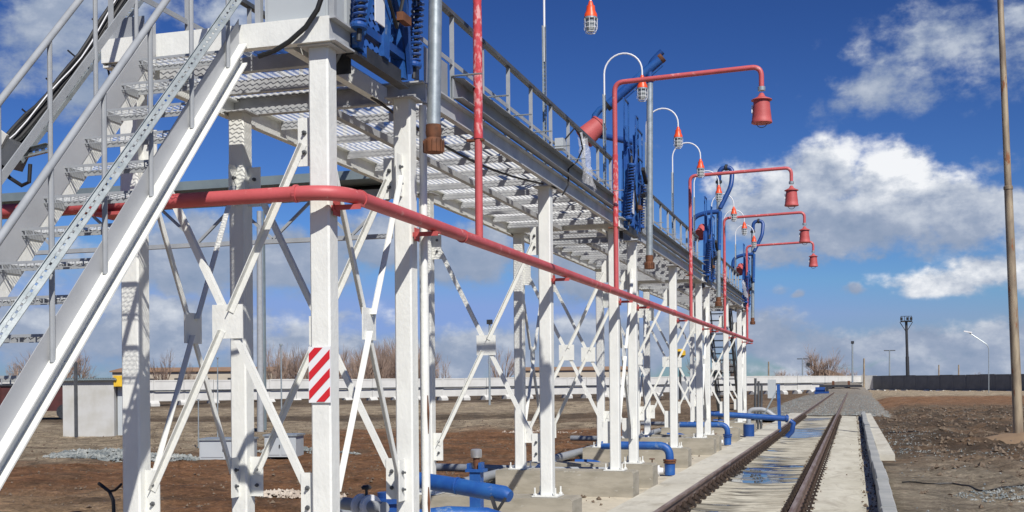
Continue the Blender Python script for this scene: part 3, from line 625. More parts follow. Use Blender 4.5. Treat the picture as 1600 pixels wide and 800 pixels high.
# ------------------------------------------------------------------ stairs
SL = 1.115
def stair(name, mats, label):
    st = thing(name, (-4.17, 6.77, 3.95), label, 'staircase')
    ytop, ztop = 6.77, 3.95; n = 20; run = .188; rise = run * SL
    yb = ytop - n * run; zb = ztop - n * rise
    def zl(y): return ztop + (y - ytop) * SL
    for x, out, lb in ((-3.86, 1, 'right'), (-4.50, -1, 'left')):
        # channel (white) with flanges outwards, parallel to the slope; lower edge offset
        def strip(o0, o1, xa, xb_): return [(yb, zl(yb) + o0), (ytop, zl(ytop) + o0), (ytop, zl(ytop) + o1), (yb, zl(yb) + o1)], xa, xb_
        s_ = MB()
        for o0, o1, xa, xb_ in ((-.25, -.11, x - .004, x + .004), (-.25, -.236, x + out * .004, x + out * .055), (-.124, -.11, x + out * .004, x + out * .055)):
            p, a, c = strip(o0, o1, *sorted((xa, xb_))); s_.prism(p, a, c, 'x')
        sg = s_.build('stringer', mats[0], st)
        p, a, c = strip(-.12, .055 if out == 1 else .09, x - out * .006 - .002, x - out * .006 + .002); MB().prism(p, a, c, 'x').build('kick_plate', mats[1], sg)
        # handrail
        xr = x + out * .02; zo = .86 if out == 1 else .84
        hr = MB().tube([(xr, yb, zl(yb) + zo), (xr, ytop - .02, zl(ytop) + zo), (xr, ytop + .3, zl(ytop) + zo + .06)], .02, 10).build('handrail', mats[2], st, smooth=True)
        if out == -1: MB().bar((xr, yb, zl(yb) + zo - .42), (xr, ytop, zl(ytop) + zo - .42), .05, .008, (1, 0, 0)).build('mid_rail', mats[2], hr)
        for i in range(9):
            y = ytop - .18 - i * .43; MB().tube([(xr, y, zl(y) - .115), (xr, y, zl(y) + zo)], .0145, 8).build('baluster', mats[2], hr, smooth=True)
    xa, xb_ = -4.494, -3.866
    first = None
    for i in range(n):
        y = ytop - (i + .5) * run; z = zl(y) - .10
        if first is None:
            tr = MB(); tr.bb(xa, xb_, y - .105, y - .101, z - .012, z + .003).bb(xa, xb_, y - .105, y - .101, z - .040, z - .036).bb(xa, xb_, y + .075, y + .08, z - .03, z + .003).bb(xa, xa + .005, y - .10, y + .075, z - .05, z + .003).bb(xb_ - .005, xb_, y - .10, y + .075, z - .05, z + .003)
            for q in range(12): tr.bb(xa + .025 + q * .052, xa + .032 + q * .052, y - .104, y - .101, z - .036, z - .012)
            expanded(tr, (xa, y - .10, z), (0, 1, 0), (1, 0, 0), (0, 0, 1), .175, .63, .040, .022, .0024)
            first = tr.build('tread', mats[3], st)
        else:
            c = first.copy(); COL.objects.link(c); c.location = (0, -i * run, -i * rise)
    return st
stair('access_stairs', ('white', 'kicklight', 'greypaint', 'greypaint'), 'steep steel access stairs with grey handrails rising to the near end of the gantry')
s2 = stair('access_stairs', ('darkrail', 'darkrail', 'darkrail', 'dark'), 'shaded steel stairs descending from the far end of the gantry')  # dark materials paint in the shade on the side seen from the camera
s2.rotation_euler = (0, 0, PI); s2.location = (-4.17, 37.37, 3.95)

# perforated galvanised cable tray running up the stair handrail
def perf_channel(name, p, q, w, d, label, nrm, parent=None, side=(1, 0, 0), mat='galv'):
    """C profile with slots along its web"""
    p, q = Vector(p), Vector(q); L = (q - p).length; dr = (q - p).normalized(); nrm = Vector(nrm); nrm = (nrm - dr * nrm.dot(dr)).normalized(); u = dr.cross(nrm)
    mb = MB(); pitch = .05; n = int(L / pitch)
    mb.bar(p, q, w * .40, .003, nrm, off=w * .30); mb.bar(p, q, w * .40, .003, nrm, off=-w * .30)
    mb.bar(p, q, .003, d, nrm, off=w * .5, up=d / 2); mb.bar(p, q, .003, d, nrm, off=-w * .5, up=d / 2)
    for i in range(n + 1):
        c = p + dr * (i * pitch); mb.bar(c, c + dr * pitch * .6, w * .3, .003, nrm)
    o = mb.build(name, mat, parent, org=None if parent else p)
    if label: tag(o, label, 'cable tray')
    return o
tA, tB = at(-30, 567, X=-3.80), at(378, -12, X=-3.80)
perf_channel('perforated_tray', tA, tB, .060, .014, 'slotted galvanised channel fixed diagonally along the near side of the stairs', (.7, -1, .25))

# cables descending at the left on their own tray
cb = thing('cable_bundle', (-5.2, 6.5, 3.8), 'thick bundle of black cables on a sloping tray behind the stair handrail', 'cables')
pA = at(205, -25, Y=7.6); pB = at(8, 232, Y=6.5); dd = (pB - pA)
for i in range(9):
    o_ = Vector((random.uniform(-.05, .05), random.uniform(-.03, .03), random.uniform(-.05, .07)))
    pts = [pA + dd * (t / 12) + o_ + Vector((0, 0, -.10 * math.sin(PI * t / 12) + .012 * math.sin(t * 1.7 + i))) for t in range(13)]
    MB().tube(pts, .016, 8).build('cable', 'black', cb, smooth=True)
MB().tube([pA + dd * (t / 12) + Vector((.03, -.05, .03 - .1 * math.sin(PI * t / 12) + .02 * math.sin(t))) for t in range(13)], .005, 6).build('cable', 'whiteclean', cb)
perf_channel('tray', pA + Vector((.07, .02, -.10)), pB + Vector((.07, .02, -.10)), .12, .03, None, (0, -1, .6), parent=cb)
for t in (.25, .45, .62, .8):
    c = pA + dd * t; MB().bar(c + Vector((-.09, 0, .03)), c + Vector((.12, 0, -.14)), .012, .004, (0, 1, 0)).build('cable_tie', 'black', cb)
fl = thing('floodlight', at(18, 240, Y=6.5), 'dark floodlight on a slotted bracket at the left edge of the picture', 'floodlight')
c = Vector(fl.location)
MB().box(c, (.17, .13, .17), Matrix.Rotation(.5, 3, 'Y')).build('housing', 'darkrail', fl)
MB().box(c + Vector((-.03, -.075, .09)), (.09, .02, .1), Matrix.Rotation(.6, 3, 'Y')).build('ballast_box', 'fence', fl)
perf_channel('bracket', c + Vector((.05, .05, 0)), c + Vector((.26, .05, .03)), .06, .03, None, (0, -1, 0), parent=fl)
MB().tube([c + Vector(p) for p in ((-.1, 0, -.05), (-.02, 0, -.16), (.08, 0, -.22), (.14, 0, -.2), (.15, 0, -.08))], .014, 8).build('cable', 'black', fl, smooth=True)
MB().tube([c + Vector(p) for p in ((-.22, .0, .13), (-.12, 0, .08), (-.08, 0, .02))], .012, 8).build('cable', 'black', fl, smooth=True)
hc = at(162, 78, Y=7.6)
hang = MB().tube([at(158, 70, Y=7.4), at(166, 95, Y=7.4), at(171, 118, Y=7.4), at(178, 139, Y=7.4)], .008, 6).build('hanging_cable', 'black', org=at(158, 70, Y=7.4), smooth=True); tag(hang, 'short black cable end hanging free below the cable bundle', 'cable')
blk = MB().tube([at(505, -12, Y=6.74), at(496, 15, Y=6.74), at(478, 42, Y=6.74), at(452, 65, Y=6.74), at(428, 80, Y=6.74), at(404, 88, Y=6.74)], .017, 8).build('black_hose', 'black', org=at(478, 42, Y=6.74), smooth=True); tag(blk, 'thick black hose curving across the white end beam at the top of the stairs', 'hose')
cabn = thing('control_cabinet', (-3.45, 7.0, 3.97), 'plain grey metal cabinet standing on the corner of the gantry deck', 'cabinet')
MB().bb(-3.72, -3.26, 6.86, 7.1, 3.975, 4.85).build('housing', 'cabinet', cabn)
MB().bb(-3.70, -3.28, 6.852, 6.858, 3.99, 4.84).build('door', 'cabinet', cabn)
for x in (-3.77, -3.235): MB().bb(x - .02, x + .02, 6.85, 6.89, 3.97, 4.9).build('post', 'greypaint', cabn)
MB().bb(-3.3, -3.25, 7.12, 7.3, 3.97, 4.8).build('side_plate', 'cabinet', cabn)

# ------------------------------------------------------------------ red fire main
fm = thing('red_pipe_main', (-3.17, 6.7, 2.82), 'long red pipe running round the corner and along the front of the white posts', 'pipe')
pts = rounded([(-9.5, 6.7, 2.82), (-3.12, 6.7, 2.82), (-3.12, 37.6, 2.84)], .28, 8)
MB().tube(pts, .049, 16).build('pipe', 'red', fm, smooth=True)
MB().lathe([(.058, -.01), (.058, .01)], (-3.12, 7.02, 2.82), (0, 1, 0)).lathe([(.056, -.012), (.056, .012)], (-3.12, 9.1, 2.82), (0, 1, 0)).lathe([(.056, -.012), (.056, .012)], (-3.12, 15.0, 2.825), (0, 1, 0)).lathe([(.056, -.012), (.056, .012)], (-3.12, 20.9, 2.83), (0, 1, 0)).lathe([(.058, -.01), (.058, .01)], (-3.42, 6.7, 2.82), (1, 0, 0)).build('weld_ring', 'red', fm)
for i, y in enumerate(frames):
    mb = MB(); mb.bb(-3.40, -3.06, y - .03, y + .03, 2.752, 2.766).bb(-3.40, -3.06, y - .036, y - .03, 2.732, 2.766); br_ = mb.build('bracket', 'redbell', fm)
    MB().bb(-3.25, -3.244, y - .05, y + .05, 2.70, 2.80).build('saddle', 'redbell', br_)
MB().bb(-4.9, -4.68, 6.62, 6.85, 2.74, 2.762).build('bracket', 'redbell', fm)

# overhead shower/foam arms: riser + arm + bell
BELL = [(.018, .0), (.03, -.01), (.05, -.05), (.10, -.075), (.135, -.09), (.138, -.10), (.105, -.105), (.112, -.2), (.125, -.32), (.128, -.36), (.136, -.375), (.136, -.40), (.12, -.405)]
def riser(y, label, wrap):
    zt = 5.70; t = thing('overhead_arm', (-3.12, y, 2.86), label, 'pipe arm', 'red overhead arms along the gantry')
    MB().tube(rounded([(-3.12, y, 2.86), (-3.12, y, zt), (-1.14, y, zt + .05), (-1.14, y, zt - .26)], .13, 8), .034, 14).build('pipe', 'red', t, smooth=True)
    MB().tube([(-3.12, y, 3.72 + i * .09) for i in range(wrap)], [.037 + .006 * random.random() for _ in range(wrap)], 12).build('plastic_wrap', 'redwrap', t, smooth=True)
    MB().lathe([(.05, 0), (.05, .05)], (-1.14, y, zt - .27)).build('coupling', 'galv', t)
    bl = MB().lathe(BELL, (-1.14, y, zt - .30)).build('bell', 'redbell', t, smooth=True)
    MB().bb(-1.27, -1.255, y - .03, y + .03, zt - .56, zt - .46).build('tag_plate', 'whiteclean', bl)
    MB().tube(arc((-1.14, y, zt - .69), .07, PI * 1.02, PI * 1.98, (1, 0, 0), (0, 0, 1)), .005, 6).build('pull_ring', 'darkrail', bl)
    MB().bb(-3.22, -3.07, y - .025, y + .025, 3.70, 3.72).build('clamp', 'rust', t)
    t.rotation_euler = (0, 0, random.uniform(-.03, .03)); return t
for y, n_, lb in ((9.55, 20, 'nearest red riser pipe, wrapped in clear film, whose arm passes out of view above'), (15.6, 12, 'large red arm with a bell hanging over the track, second from the camera'), (23.2, 9, 'red arm with hanging bell, the middle one of the overhead arms'),
                  (29.55, 9, 'red arm with hanging bell, second from the far end'), (35.95, 9, 'farthest and smallest red arm with hanging bell')):
    riser(y, lb, n_)

# ------------------------------------------------------------------ gooseneck lamps
def lamp(y):
    x = -3.40; zt = 6.28; t = thing('gooseneck_lamp', (x, y, 3.97), None, 'lamp', 'caged lamps on goosenecks along the gantry')
    perf_channel('slotted_post', (x, y, 3.97), (x, y, 5.72), .04, .03, None, (0, -1, 0), parent=t)
    r = .275
    MB().tube([(x, y, 5.3), (x, y, zt - r)] + arc((x + r, y, zt - r), r, PI, 0, (1, 0, 0), (0, 0, 1), 14) + [(x + 2 * r, y, zt - r - .06)], .0125, 8).build('gooseneck', 'whiteclean', t, smooth=True)
    lx = x + 2 * r; lz = zt - r - .06
    ln_ = bpy.data.objects.new('lamp_head', None)
    hd = MB().lathe([(.018, 0), (.026, -.02), (.034, -.05), (.048, -.055), (.052, -.11), (.072, -.15), (.076, -.185)], (lx, y, lz)).build('lamp_head', 'orange', t, smooth=True)
    MB().lathe([(.074, -.185), (.08, -.19), (.08, -.205), (.072, -.21)], (lx, y, lz)).build('collar', 'galv', hd)
    MB().lathe([(.058, -.21), (.06, -.30), (.045, -.34), (.02, -.35)], (lx, y, lz)).build('glass', 'glasslamp', hd, smooth=True)
    cg = MB()
    for k in range(8):
        a = 2 * PI * k / 8; ux = Vector((math.cos(a), math.sin(a), 0)); b0 = Vector((lx, y, lz))
        cg.tube([b0 + ux * .078 + Vector((0, 0, -.205)), b0 + ux * .076 + Vector((0, 0, -.32)), b0 + ux * .05 + Vector((0, 0, -.365)), b0 + Vector((0, 0, -.375))], .0032, 5)
    for zz, rr in ((-.255, .078), (-.31, .078), (-.355, .06)):
        cg.tube([Vector((lx, y, lz + zz)) + Vector((math.cos(2 * PI * k / 14), math.sin(2 * PI * k / 14), 0)) * rr for k in range(15)], .0032, 5, cap=False)
    cg.build('wire_cage', 'whiteclean', hd)
    return t
L0 = lamp(12.9)
ords = ['first caged orange lamp, cut by the top edge, nearest the camera', 'second caged orange lamp, in front of the blue boom pipe', 'third caged orange lamp on a white gooseneck', 'fourth caged orange lamp on a white gooseneck, touching the middle red arm',
        'fifth caged orange lamp, above the second blue loading arm', 'sixth caged orange lamp counted from the camera', 'seventh caged orange lamp counted from the camera', 'farthest caged orange lamp, beside the last red arm']
for i, y in enumerate((12.9, 16.25, 19.75, 22.75, 25.95, 29.3, 32.2, 35.4)):
    o = L0 if i == 0 else copy_tree(L0); o.location = (-3.4, y, 3.97); o['label'] = ords[i]

# ------------------------------------------------------------------ folding gangways (blue) in the bays, and loading arms
def gangway(label):
    y0 = 6.93; t = thing('folding_gangway', (-3.22, y0, 3.8), label, 'gangway', 'blue folded gangways on the gantry')
    A, B = y0 + .26, y0 + 1.06; x = -3.20
    for y, ly in ((A, .10), (B, -.06)):
        MB().bar((x, y, 3.86), (x, y + ly, 5.38), .085, .05, (1, 0, 0)).build('side_rail', 'blue', t)
    MB().bar((x + .03, A + .05, 5.05), (x + .03, B - .05, 4.25), .05, .03, (1, 0, 0)).bar((x + .03, A + .38, 3.9), (x + .05, A + .46, 5.3), .10, .04, (1, 0, 0)).build('strut', 'blue', t)
    MB().bb(x + .05, x + .06, A + .17, A + .33, 4.10, 4.62).build('white_plate', 'whiteclean', t)
    MB().tube([(x + .07, A + .1, 4.9), (x + .1, A + .2, 4.4), (x + .08, A + .5, 4.15), (x + .09, A + .66, 4.5), (x + .06, A + .7, 5.2)], .014, 6).build('hose', 'black', t, smooth=True)
    # folded platform leaning
    p0, p1 = Vector((x - .05, A + .04, 3.86)), Vector((x - .02, A + .04, 5.0))
    v_ = (p1 - p0); vn = v_.normalized()
    expanded(MB(), p0, vn, (0, 1, 0), Vector((1, 0, -.17)).normalized(), v_.length, B - A - .08, .09, .05, .006).build('grated_platform', 'bluedark', t)
    for y in (A + .02, B - .02): MB().bar(p0 + Vector((0, y - A - .04, 0)), p1 + Vector((0, y - A - .04, 0)), .03, .07, (1, 0, 0)).build('platform_edge', 'blue', t)
    for q in (0, .5, 1.): MB().bar(p0 + v_ * q, p0 + v_ * q + Vector((0, B - A - .08, 0)), .05, .04, (1, 0, 0)).build('cross_bar', 'blue', t)
    for q, zz in ((.0, 4.02), (.05, 4.55), (.05, 5.1)): MB().bb(x - .03, x + .03, A, B, zz - .03, zz + .03).build('cross_bar', 'bluedark', t)
    # diagonal links
    MB().bar((x + .05, A - .05, 3.95), (x + .10, A + .35, 5.0), .05, .03, (1, 0, 0)).build('link', 'blue', t)
    MB().bar((x + .05, B + .03, 3.9), (x + .11, B - .3, 4.9), .05, .03, (1, 0, 0)).build('link', 'bluedark', t)
    # coil springs on rods
    for k, y in enumerate((A - .12, B + .08)):
        q0, q1 = Vector((x + .06, y, 3.98)), Vector((x + .1, y + .06, 4.75)); rd = MB().tube([q0 - Vector((0, 0, .1)), q1 + Vector((0, 0, .15))], .018, 8).build('spring_rod', 'dark', t)
        dr = (q1 - q0).normalized(); u = dr.orthogonal().normalized(); w = dr.cross(u)
        MB().tube([q0 + (q1 - q0) * (i / 150) + (u * math.cos(i * .75) + w * math.sin(i * .75)) * .042 for i in range(151)], .011, 6).build('spring', 'bluedark', rd, smooth=True)
        for qq in (q0 - dr * .02, q1): MB().lathe([(.055, 0), (.06, .015), (.06, .03), (.045, .04)], qq, dr).build('spring_cap', 'blue', rd)
    MB().box((x + .17, A + .62, 4.72), (.05, .34, .06), Matrix.Rotation(-.5, 3, 'X')).box((x + .14, A + .75, 4.45), (.06, .2, .06), Matrix.Rotation(.3, 3, 'X')).build('latch', 'black', t)
    MB().bb(x + .08, x + .13, A + .5, A + .66, 4.2, 4.26).build('hinge_block', 'rust', t)
    # tall thin guard hoops
    for (ya, yb_, xx, zt) in ((A + .0, A + .34, x - .02, 5.78), (A + .5, B - .1, x + .06, 5.62), (B - .45, B + .02, x + .1, 5.4)):
        mb = MB()
        for y in (ya, yb_): mb.bar((xx, y, 4.4), (xx, y, zt), .03, .02, (1, 0, 0))
        mb.bar((xx, ya, zt), (xx, yb_, zt), .02, .03, (1, 0, 0)).bar((xx, ya, zt - .42), (xx, yb_, zt - .42), .02, .025, (1, 0, 0)).bar((xx, ya, zt - .8), (xx, yb_, zt - .8), .02, .025, (1, 0, 0)); mb.build('guard_hoop', 'blue', t)
    MB().bb(x - .05, x + .03, A - .1, B + .06, 3.80, 3.82).bb(x + .02, x + .03, A + .1, B - .1, 3.82, 3.90).build('base_shelf', 'dark', t)
    return t
G0 = gangway('large blue folded gangway with coil springs at the near corner of the deck')
gl = [None, 'blue folded gangway with tall thin hoops below the tilted red bell', 'blue folded gangway in the third bay, partly behind the middle red arm', 'farthest blue folded gangway at the end of the gantry']
for k in range(1, 4):
    o = copy_tree(G0); o.location = (-3.22, 6.93 + 9.6 * k, 3.8); o['label'] = gl[k]
def blue_arm(k, label, pose):
    y = 8.30 + 9.6 * k; x = -3.02
    t = thing('swivel_crane', (x, y, 3.4), label, 'loading arm', 'swivel cranes on the gantry')
    lean = .06 if k == 0 else 0
    MB().tube([(x - .03, y - lean, 3.52), (x + .0, y + lean * .6, 6.25)], .052, 16).build('drop_pipe', 'galv', t, smooth=True)
    c0 = Vector((x - .03, y - lean, 3.52))
    cp = MB().lathe([(.058, .04), (.062, -.02), (.055, -.06), (.07, -.075), (.074, -.10), (.074, -.17), (.05, -.175)], c0).build('coupling', 'rust', t, smooth=True)
    cgm = MB()
    for q in range(14):
        a = 2 * PI * q / 14; cgm.bar(c0 + Vector((math.cos(a) * .08, math.sin(a) * .08, -.075)), c0 + Vector((math.cos(a) * .08, math.sin(a) * .08, -.17)), .008, .004, (math.cos(a), math.sin(a), 0))
    cgm.build('strainer', 'rust', cp)
    if pose == 'none': return t
    if pose == 'boom':
        top = Vector((x, y, 6.25)); e1 = Vector((x + .18, y, 6.62)); e0 = Vector((x - .70, y, 5.93))
        MB().tube(rounded([top, top + Vector((0, 0, .30)), top + Vector((.20, 0, .48))], .12, 6), .05, 12).lathe([(.075, -.02), (.075, .02)], top + Vector((0, 0, .05)), n=14).build('elbow', 'bluedark', t, smooth=True)
        MB().tube([e1, e0], .074, 14).build('boom', 'blue', t, smooth=True)
        MB().tube([e1 + Vector((.03, -.02, -.11)), e0 + Vector((.3, -.02, .10))], .014, 8).build('stay_rod', 'blue', t, smooth=True)
        MB().lathe([(.075, -.02), (.08, 0), (.075, .04)], e1, (e1 - e0)).build('end_cap', 'rust', t, smooth=True)
        MB().lathe([(.085, -.03), (.085, .03)], e0 + (e1 - e0) * .03, (e1 - e0)).build('flange', 'black', t)
        el_ = [e0, e0 + Vector((-.10, 0, -.03)), e0 + Vector((-.18, 0, -.12)), e0 + Vector((-.20, 0, -.24)), e0 + Vector((-.15, 0, -.36)), e0 + Vector((-.03, 0, -.44))]
        MB().tube(el_, .05, 12).build('return_bend', 'blue', t, smooth=True)
        MB().tube([e0 + Vector((-.1, 0, -.44)), e0 + Vector((.50, -.1, -.62))], .048, 12).build('lower_pipe', 'bluedark', t, smooth=True)
        ax = Vector((-.62, -.22, -.62)).normalized(); bc = e0 + Vector((-.04, -.06, -.22))
        bl = MB().lathe([(.03, 0), (.07, .03), (.13, .05), (.15, .06), (.15, .085), (.14, .09), (.17, .34), (.176, .38), (.176, .42), (.15, .42), (.145, .39)], bc, ax).build('bell', 'redbell', t, smooth=True)
    else:
        top = Vector((x, y, 6.25)); s_ = 1 if pose == 'fold' else .9
        MB().tube(rounded([top, top + Vector((.02, 0, .36)), top + Vector((.32, .05, .36)), top + Vector((.30, -.1, -.1)), top + Vector((.05, -.2, -.62))], .15, 6), .055, 12).build('top_loop', 'bluedark', t, smooth=True)
        MB().lathe([(.075, -.03), (.075, .03)], top + Vector((0, 0, .03))).lathe([(.075, -.03), (.075, .03)], top + Vector((.18, 0, .36)), (1, 0, 0)).build('flange', 'dark', t)
        q = top + Vector((.02, -.22, -.7))
        MB().tube(rounded([q, q + Vector((-.35, 0, -.02)), q + Vector((-.62, 0, -.12)), q + Vector((-.64, 0, -.6)), q + Vector((-.46, 0, -.64))], .16, 6), .055, 12).build('return_bend', 'bluedark', t, smooth=True)
        ax = Vector((-.12, -.75, -.55)).normalized()
        MB().lathe([(.03, -.1), (.06, .0), (.10, .02), (.12, .03), (.12, .05), (.115, .06), (.135, .26), (.145, .32), (.145, .35), (.12, .35), (.115, .33)], q + Vector((-.36, 0, -.36)), ax).build('bell', 'redbell', t, smooth=True)
        MB().tube([q + Vector((.03, 0, 0)), q + Vector((.0, 0, -.9))], .045, 12).build('lower_pipe', 'blue', t, smooth=True)
    return t
blue_arm(0, 'galvanised drop pipe with a rusty strainer end beside the second white post', 'none')
blue_arm(1, 'blue loading arm with raised slanting boom and a tilted red bell', 'boom')
blue_arm(2, 'blue loading arm folded in a hook with its bell facing the camera', 'fold')
blue_arm(3, 'farthest blue loading arm, folded beside the last red arm', 'far')

# plastic sheets on the rail
def film(c, w, h, label):
    mb = MB(); nu, nv = 10, 12
    for j in range(nv + 1):
        for i in range(nu + 1):
            u = i / nu; v_ = j / nv; wob = .05 * math.sin(u * 9 + v_ * 3) + .03 * noise.noise((u * 5, v_ * 6, c[1]))
            mb.v.append(Vector((c[0] + wob + .10 * v_, c[1] + (u - .5) * w * (.4 + .6 * v_) + .1 * v_, c[2] + h * (.5 - v_) + .03 * math.sin(u * 7))))
    mb.f = [(j * (nu + 1) + i, j * (nu + 1) + i + 1, (j + 1) * (nu + 1) + i + 1, (j + 1) * (nu + 1) + i) for j in range(nv) for i in range(nu)]
    return tag(mb.build('plastic_sheet', 'film', org=c, smooth=True), label, 'plastic sheet')
film((-3.16, 13.7, 4.28), .75, .62, 'crumpled clear plastic sheet hanging from the handrail near the first lamp post')
film((-3.1, 34.4, 4.25), .9, .5, 'crumpled clear plastic hanging on the far end of the deck edge')
jb = thing('junction_box', (-3.3, 13.0, 4.1), 'small junction box with looped black cable at the foot of the first lamp post', 'junction box')
MB().bb(-3.3, -3.2, 12.95, 13.1, 4.3, 4.42).build('box', 'cabinet', jb)
MB().tube([Vector((-3.2, 13.05, 4.42)), Vector((-3.1, 13.1, 4.55)), Vector((-3.06, 13.2, 4.5)), Vector((-3.05, 13.3, 4.35)), Vector((-3.12, 13.3, 4.2)), Vector((-3.2, 13.2, 4.1)), Vector((-3.18, 13.1, 3.9)), Vector((-3.2, 12.9, 3.75))], .01, 6).build('cable', 'black', jb, smooth=True)
uc = MB().tube([(-3.3 - .02 * i, 12.4 - .35 * i, 3.80 - .12 * math.sin(PI * i / 12)) for i in range(13)], .012, 6).build('black_cable', 'black', org=(-3.4, 12, 3.8), smooth=True); tag(uc, 'black cable sagging under the deck near the third front post', 'cable')

# ------------------------------------------------------------------ drain pipe by the second post, hoses, valves
dp = thing('downpipe', (-3.10, 8.5, 0), 'round white downpipe with rust runs standing beside the second front post', 'pipe')
dp.location = (-3.19, 8.52, .0)
MB().tube([(-3.235, 8.50, .25), (-3.235, 8.50, 2.3)], .034, 14).build('lower_pipe', 'white', dp, smooth=True)
MB().tube([(-3.235, 8.50, 2.3), (-3.235, 8.50, 3.78)], .03, 14).build('upper_pipe', 'white', dp, smooth=True)
MB().tube([(-3.205, 8.478, .78), (-3.202, 8.476, .66), (-3.203, 8.480, .52)], [.004, .012, .003], 6).tube([(-3.205, 8.476, 1.5), (-3.202, 8.478, 1.36), (-3.204, 8.482, 1.2)], [.004, .01, .003], 6).build('rust_run', 'rust', dp)
def lower_pipe(k, label):
    y = 10.45 + 9.6 * k; t = thing('loading_pipe', (-3.1, y, 0), label, 'pipe', 'blue elbow pipes between the footings')
    z = .46; s_ = .15 if k == 0 else 0
    MB().tube([at(640, 748, Y=10.75), at(700, 757, Y=10.6), at(745, 765, Y=10.5), at(788, 772, Y=10.4), at(797, 776, Y=10.38)] if k == 0 else rounded([(-4.3, y, z), (-3.09, y, z), (-3.09, y, -.05)], .2, 7), [.080, .080, .080, .080, .055] if k == 0 else .072, 16).build('pipe', 'blue', t, smooth=True)
    if k == 0:
        MB().lathe([(.086, -.01), (.086, .01)], at(714, 759, Y=10.56), (1, -.1, -.12)).build('weld_ring', 'blue', t)
        MB().bar(at(768, 776, Y=10.35), at(776, 800, Y=10.3), .03, .03, (0, 1, 0)).bar(at(776, 800, Y=10.3), at(790, 778, Y=10.3), .025, .02, (0, 1, 0)).build('hook', 'dark', t)
        return t
    MB().lathe([(.11, -.015), (.11, .015)], (-3.09, y, .17)).lathe([(.115, -.015), (.115, .015)], (-3.09, y, .21)).build('flange', 'bluedark' if k == 2 else 'rust', t)
    MB().lathe([(.092, 0), (.092, .2)], (-3.09, y, -.05)).build('foot_pipe', 'blue', t, smooth=True)
    v_ = MB().tube([(-3.2, y, .02), (-3.52, y - .02, .02)], .06, 12).build('valve_body', 'whiteclean', t, smooth=True)
    MB().lathe([(.10, -.012), (.10, .012)], (-3.28, y, .02), (1, 0, 0)).lathe([(.10, -.012), (.10, .012)], (-3.32, y, .02), (1, 0, 0)).build('valve_flange', 'whiteclean', v_)
    MB().tube([(-3.4, y, .05), (-3.4, y, .22)], .012, 6).lathe([(.05, 0), (.05, .015)], (-3.4, y, .22)).build('valve_handle', 'rust', v_)
    return t
lower_pipe(0, 'thick blue pipe sloping down across the foot of the nearest posts'); lower_pipe(1, 'blue pipe with elbow and rusty flange beside the middle footings'); lower_pipe(2, 'small blue elbow pipe beside the far footings')
pb = thing('covered_hose', at(640, 812, Y=9.3), 'bright blue flocked hose lying along the bottom edge of the picture', 'hose')
mb = MB().tube([at(650, 812, Y=9.3), at(700, 806, Y=9.4), at(760, 808, Y=9.5), at(790, 818, Y=9.6)], .085, 16); mb.build('hose', 'blue', pb, smooth=True)
# valve post
vp = thing('valve_post', at(745, 795, Y=11.7), 'short blue valve post with rusty stem and bright steel cap', 'valve'); c = Vector(vp.location)
zb = c.z; 
def z_at(q, Y): return at(745, q, Y=Y).z
z1, z2, z3 = z_at(737, 11.7), z_at(712, 11.7), z_at(703, 11.7)
MB().bb(c.x - .06, c.x + .06, 11.64, 11.76, -.1, z1).build('body', 'blue', vp)
MB().bb(c.x - .10, c.x + .10, 11.62, 11.78, z1, z1 + .03).bb(c.x - .09, c.x - .06, 11.64, 11.76, z1 + .03, z1 + .09).bb(c.x + .04, c.x + .07, 11.64, 11.76, z1 + .03, z1 + .10).build('flange', 'blue', vp)
MB().lathe([(.035, z1 + .03), (.035, z2)], (c.x, 11.7, 0)).build('stem', 'rust', vp, smooth=True)
MB().lathe([(.055, z2 - .02), (.06, z2), (.06, z3), (.045, z3 + .01)], (c.x, 11.7, 0)).build('cap', 'capsteel', vp, smooth=True)
# grey insulated pipelines running along behind the posts
ip = thing('insulated_pipes', (-5.2, 12, .2), 'dark grey insulated pipes running along behind the posts on low supports', 'pipes')
MB().tube([(-5.28, 10, .18), (-5.28, 36.5, .18)], .075, 12).build('pipe', 'kick', ip, smooth=True)
MB().tube([(-5.52, 10, .10), (-5.52, 36.5, .12)], .06, 12).build('pipe', 'greypaint', ip, smooth=True)
for y in (11.5, 14, 19.5, 24, 29, 34): MB().bb(-5.62, -5.18, y - .06, y + .06, -.45, .05).build('pipe_support', 'conc', ip)
for k in range(3):
    y = 17.35 + 9.6 * k
    t = thing('cross_pipe', (-4.3, y, .2), ['grey lagged pipe with white bend lying across behind the third post', 'grey lagged pipe with white bend lying across the middle section', 'grey lagged pipe with white bend lying across the far section'][k], 'pipe', 'lagged cross pipes')
    MB().tube([(-6.6, y + .3, .22), (-4.7, y, .22)], .065, 12).build('lagging', 'kick', t, smooth=True)
    MB().tube([(-4.7, y, .22), (-3.5, y + .1, .22)], .055, 12).build('pipe', 'greypaint', t, smooth=True)
    MB().lathe([(.075, -.05), (.085, 0), (.07, .06)], (-4.7, y, .24), (1, 0, 0)).build('bend', 'whiteclean', t, smooth=True)
    MB().bb(-4.45, -4.35, y - .05, y + .05, -.07, .16).build('pipe_support', 'conc', t)
    MB().tube(rounded([(-4.35, y + .9, .28), (-4.0, y + .9, .28), (-3.55, y + .5, .06)], .15, 6), .055, 12).build('blue_branch', 'blue', t, smooth=True)
for k_, (x, y, a_, L_) in enumerate(((-4.2, 13.8, .3, 1.3), (-3.9, 14.7, 1.2, .9), (-4.5, 19.4, .6, 1.2), (-4.0, 10.9, .2, 1.1))):
    o = MB().box((x, y, -.03), (L_, .14, .035), Matrix.Rotation(a_, 3, 'Z')).build('timber_plank', 'bark', org=(x, y, -.03)); tag(o, ['short grey plank lying between the third and fourth footings', 'plank lying at a slant just before the fourth footing', 'plank lying past the fifth footing', 'plank lying in front of the third footing'][k_], 'plank')
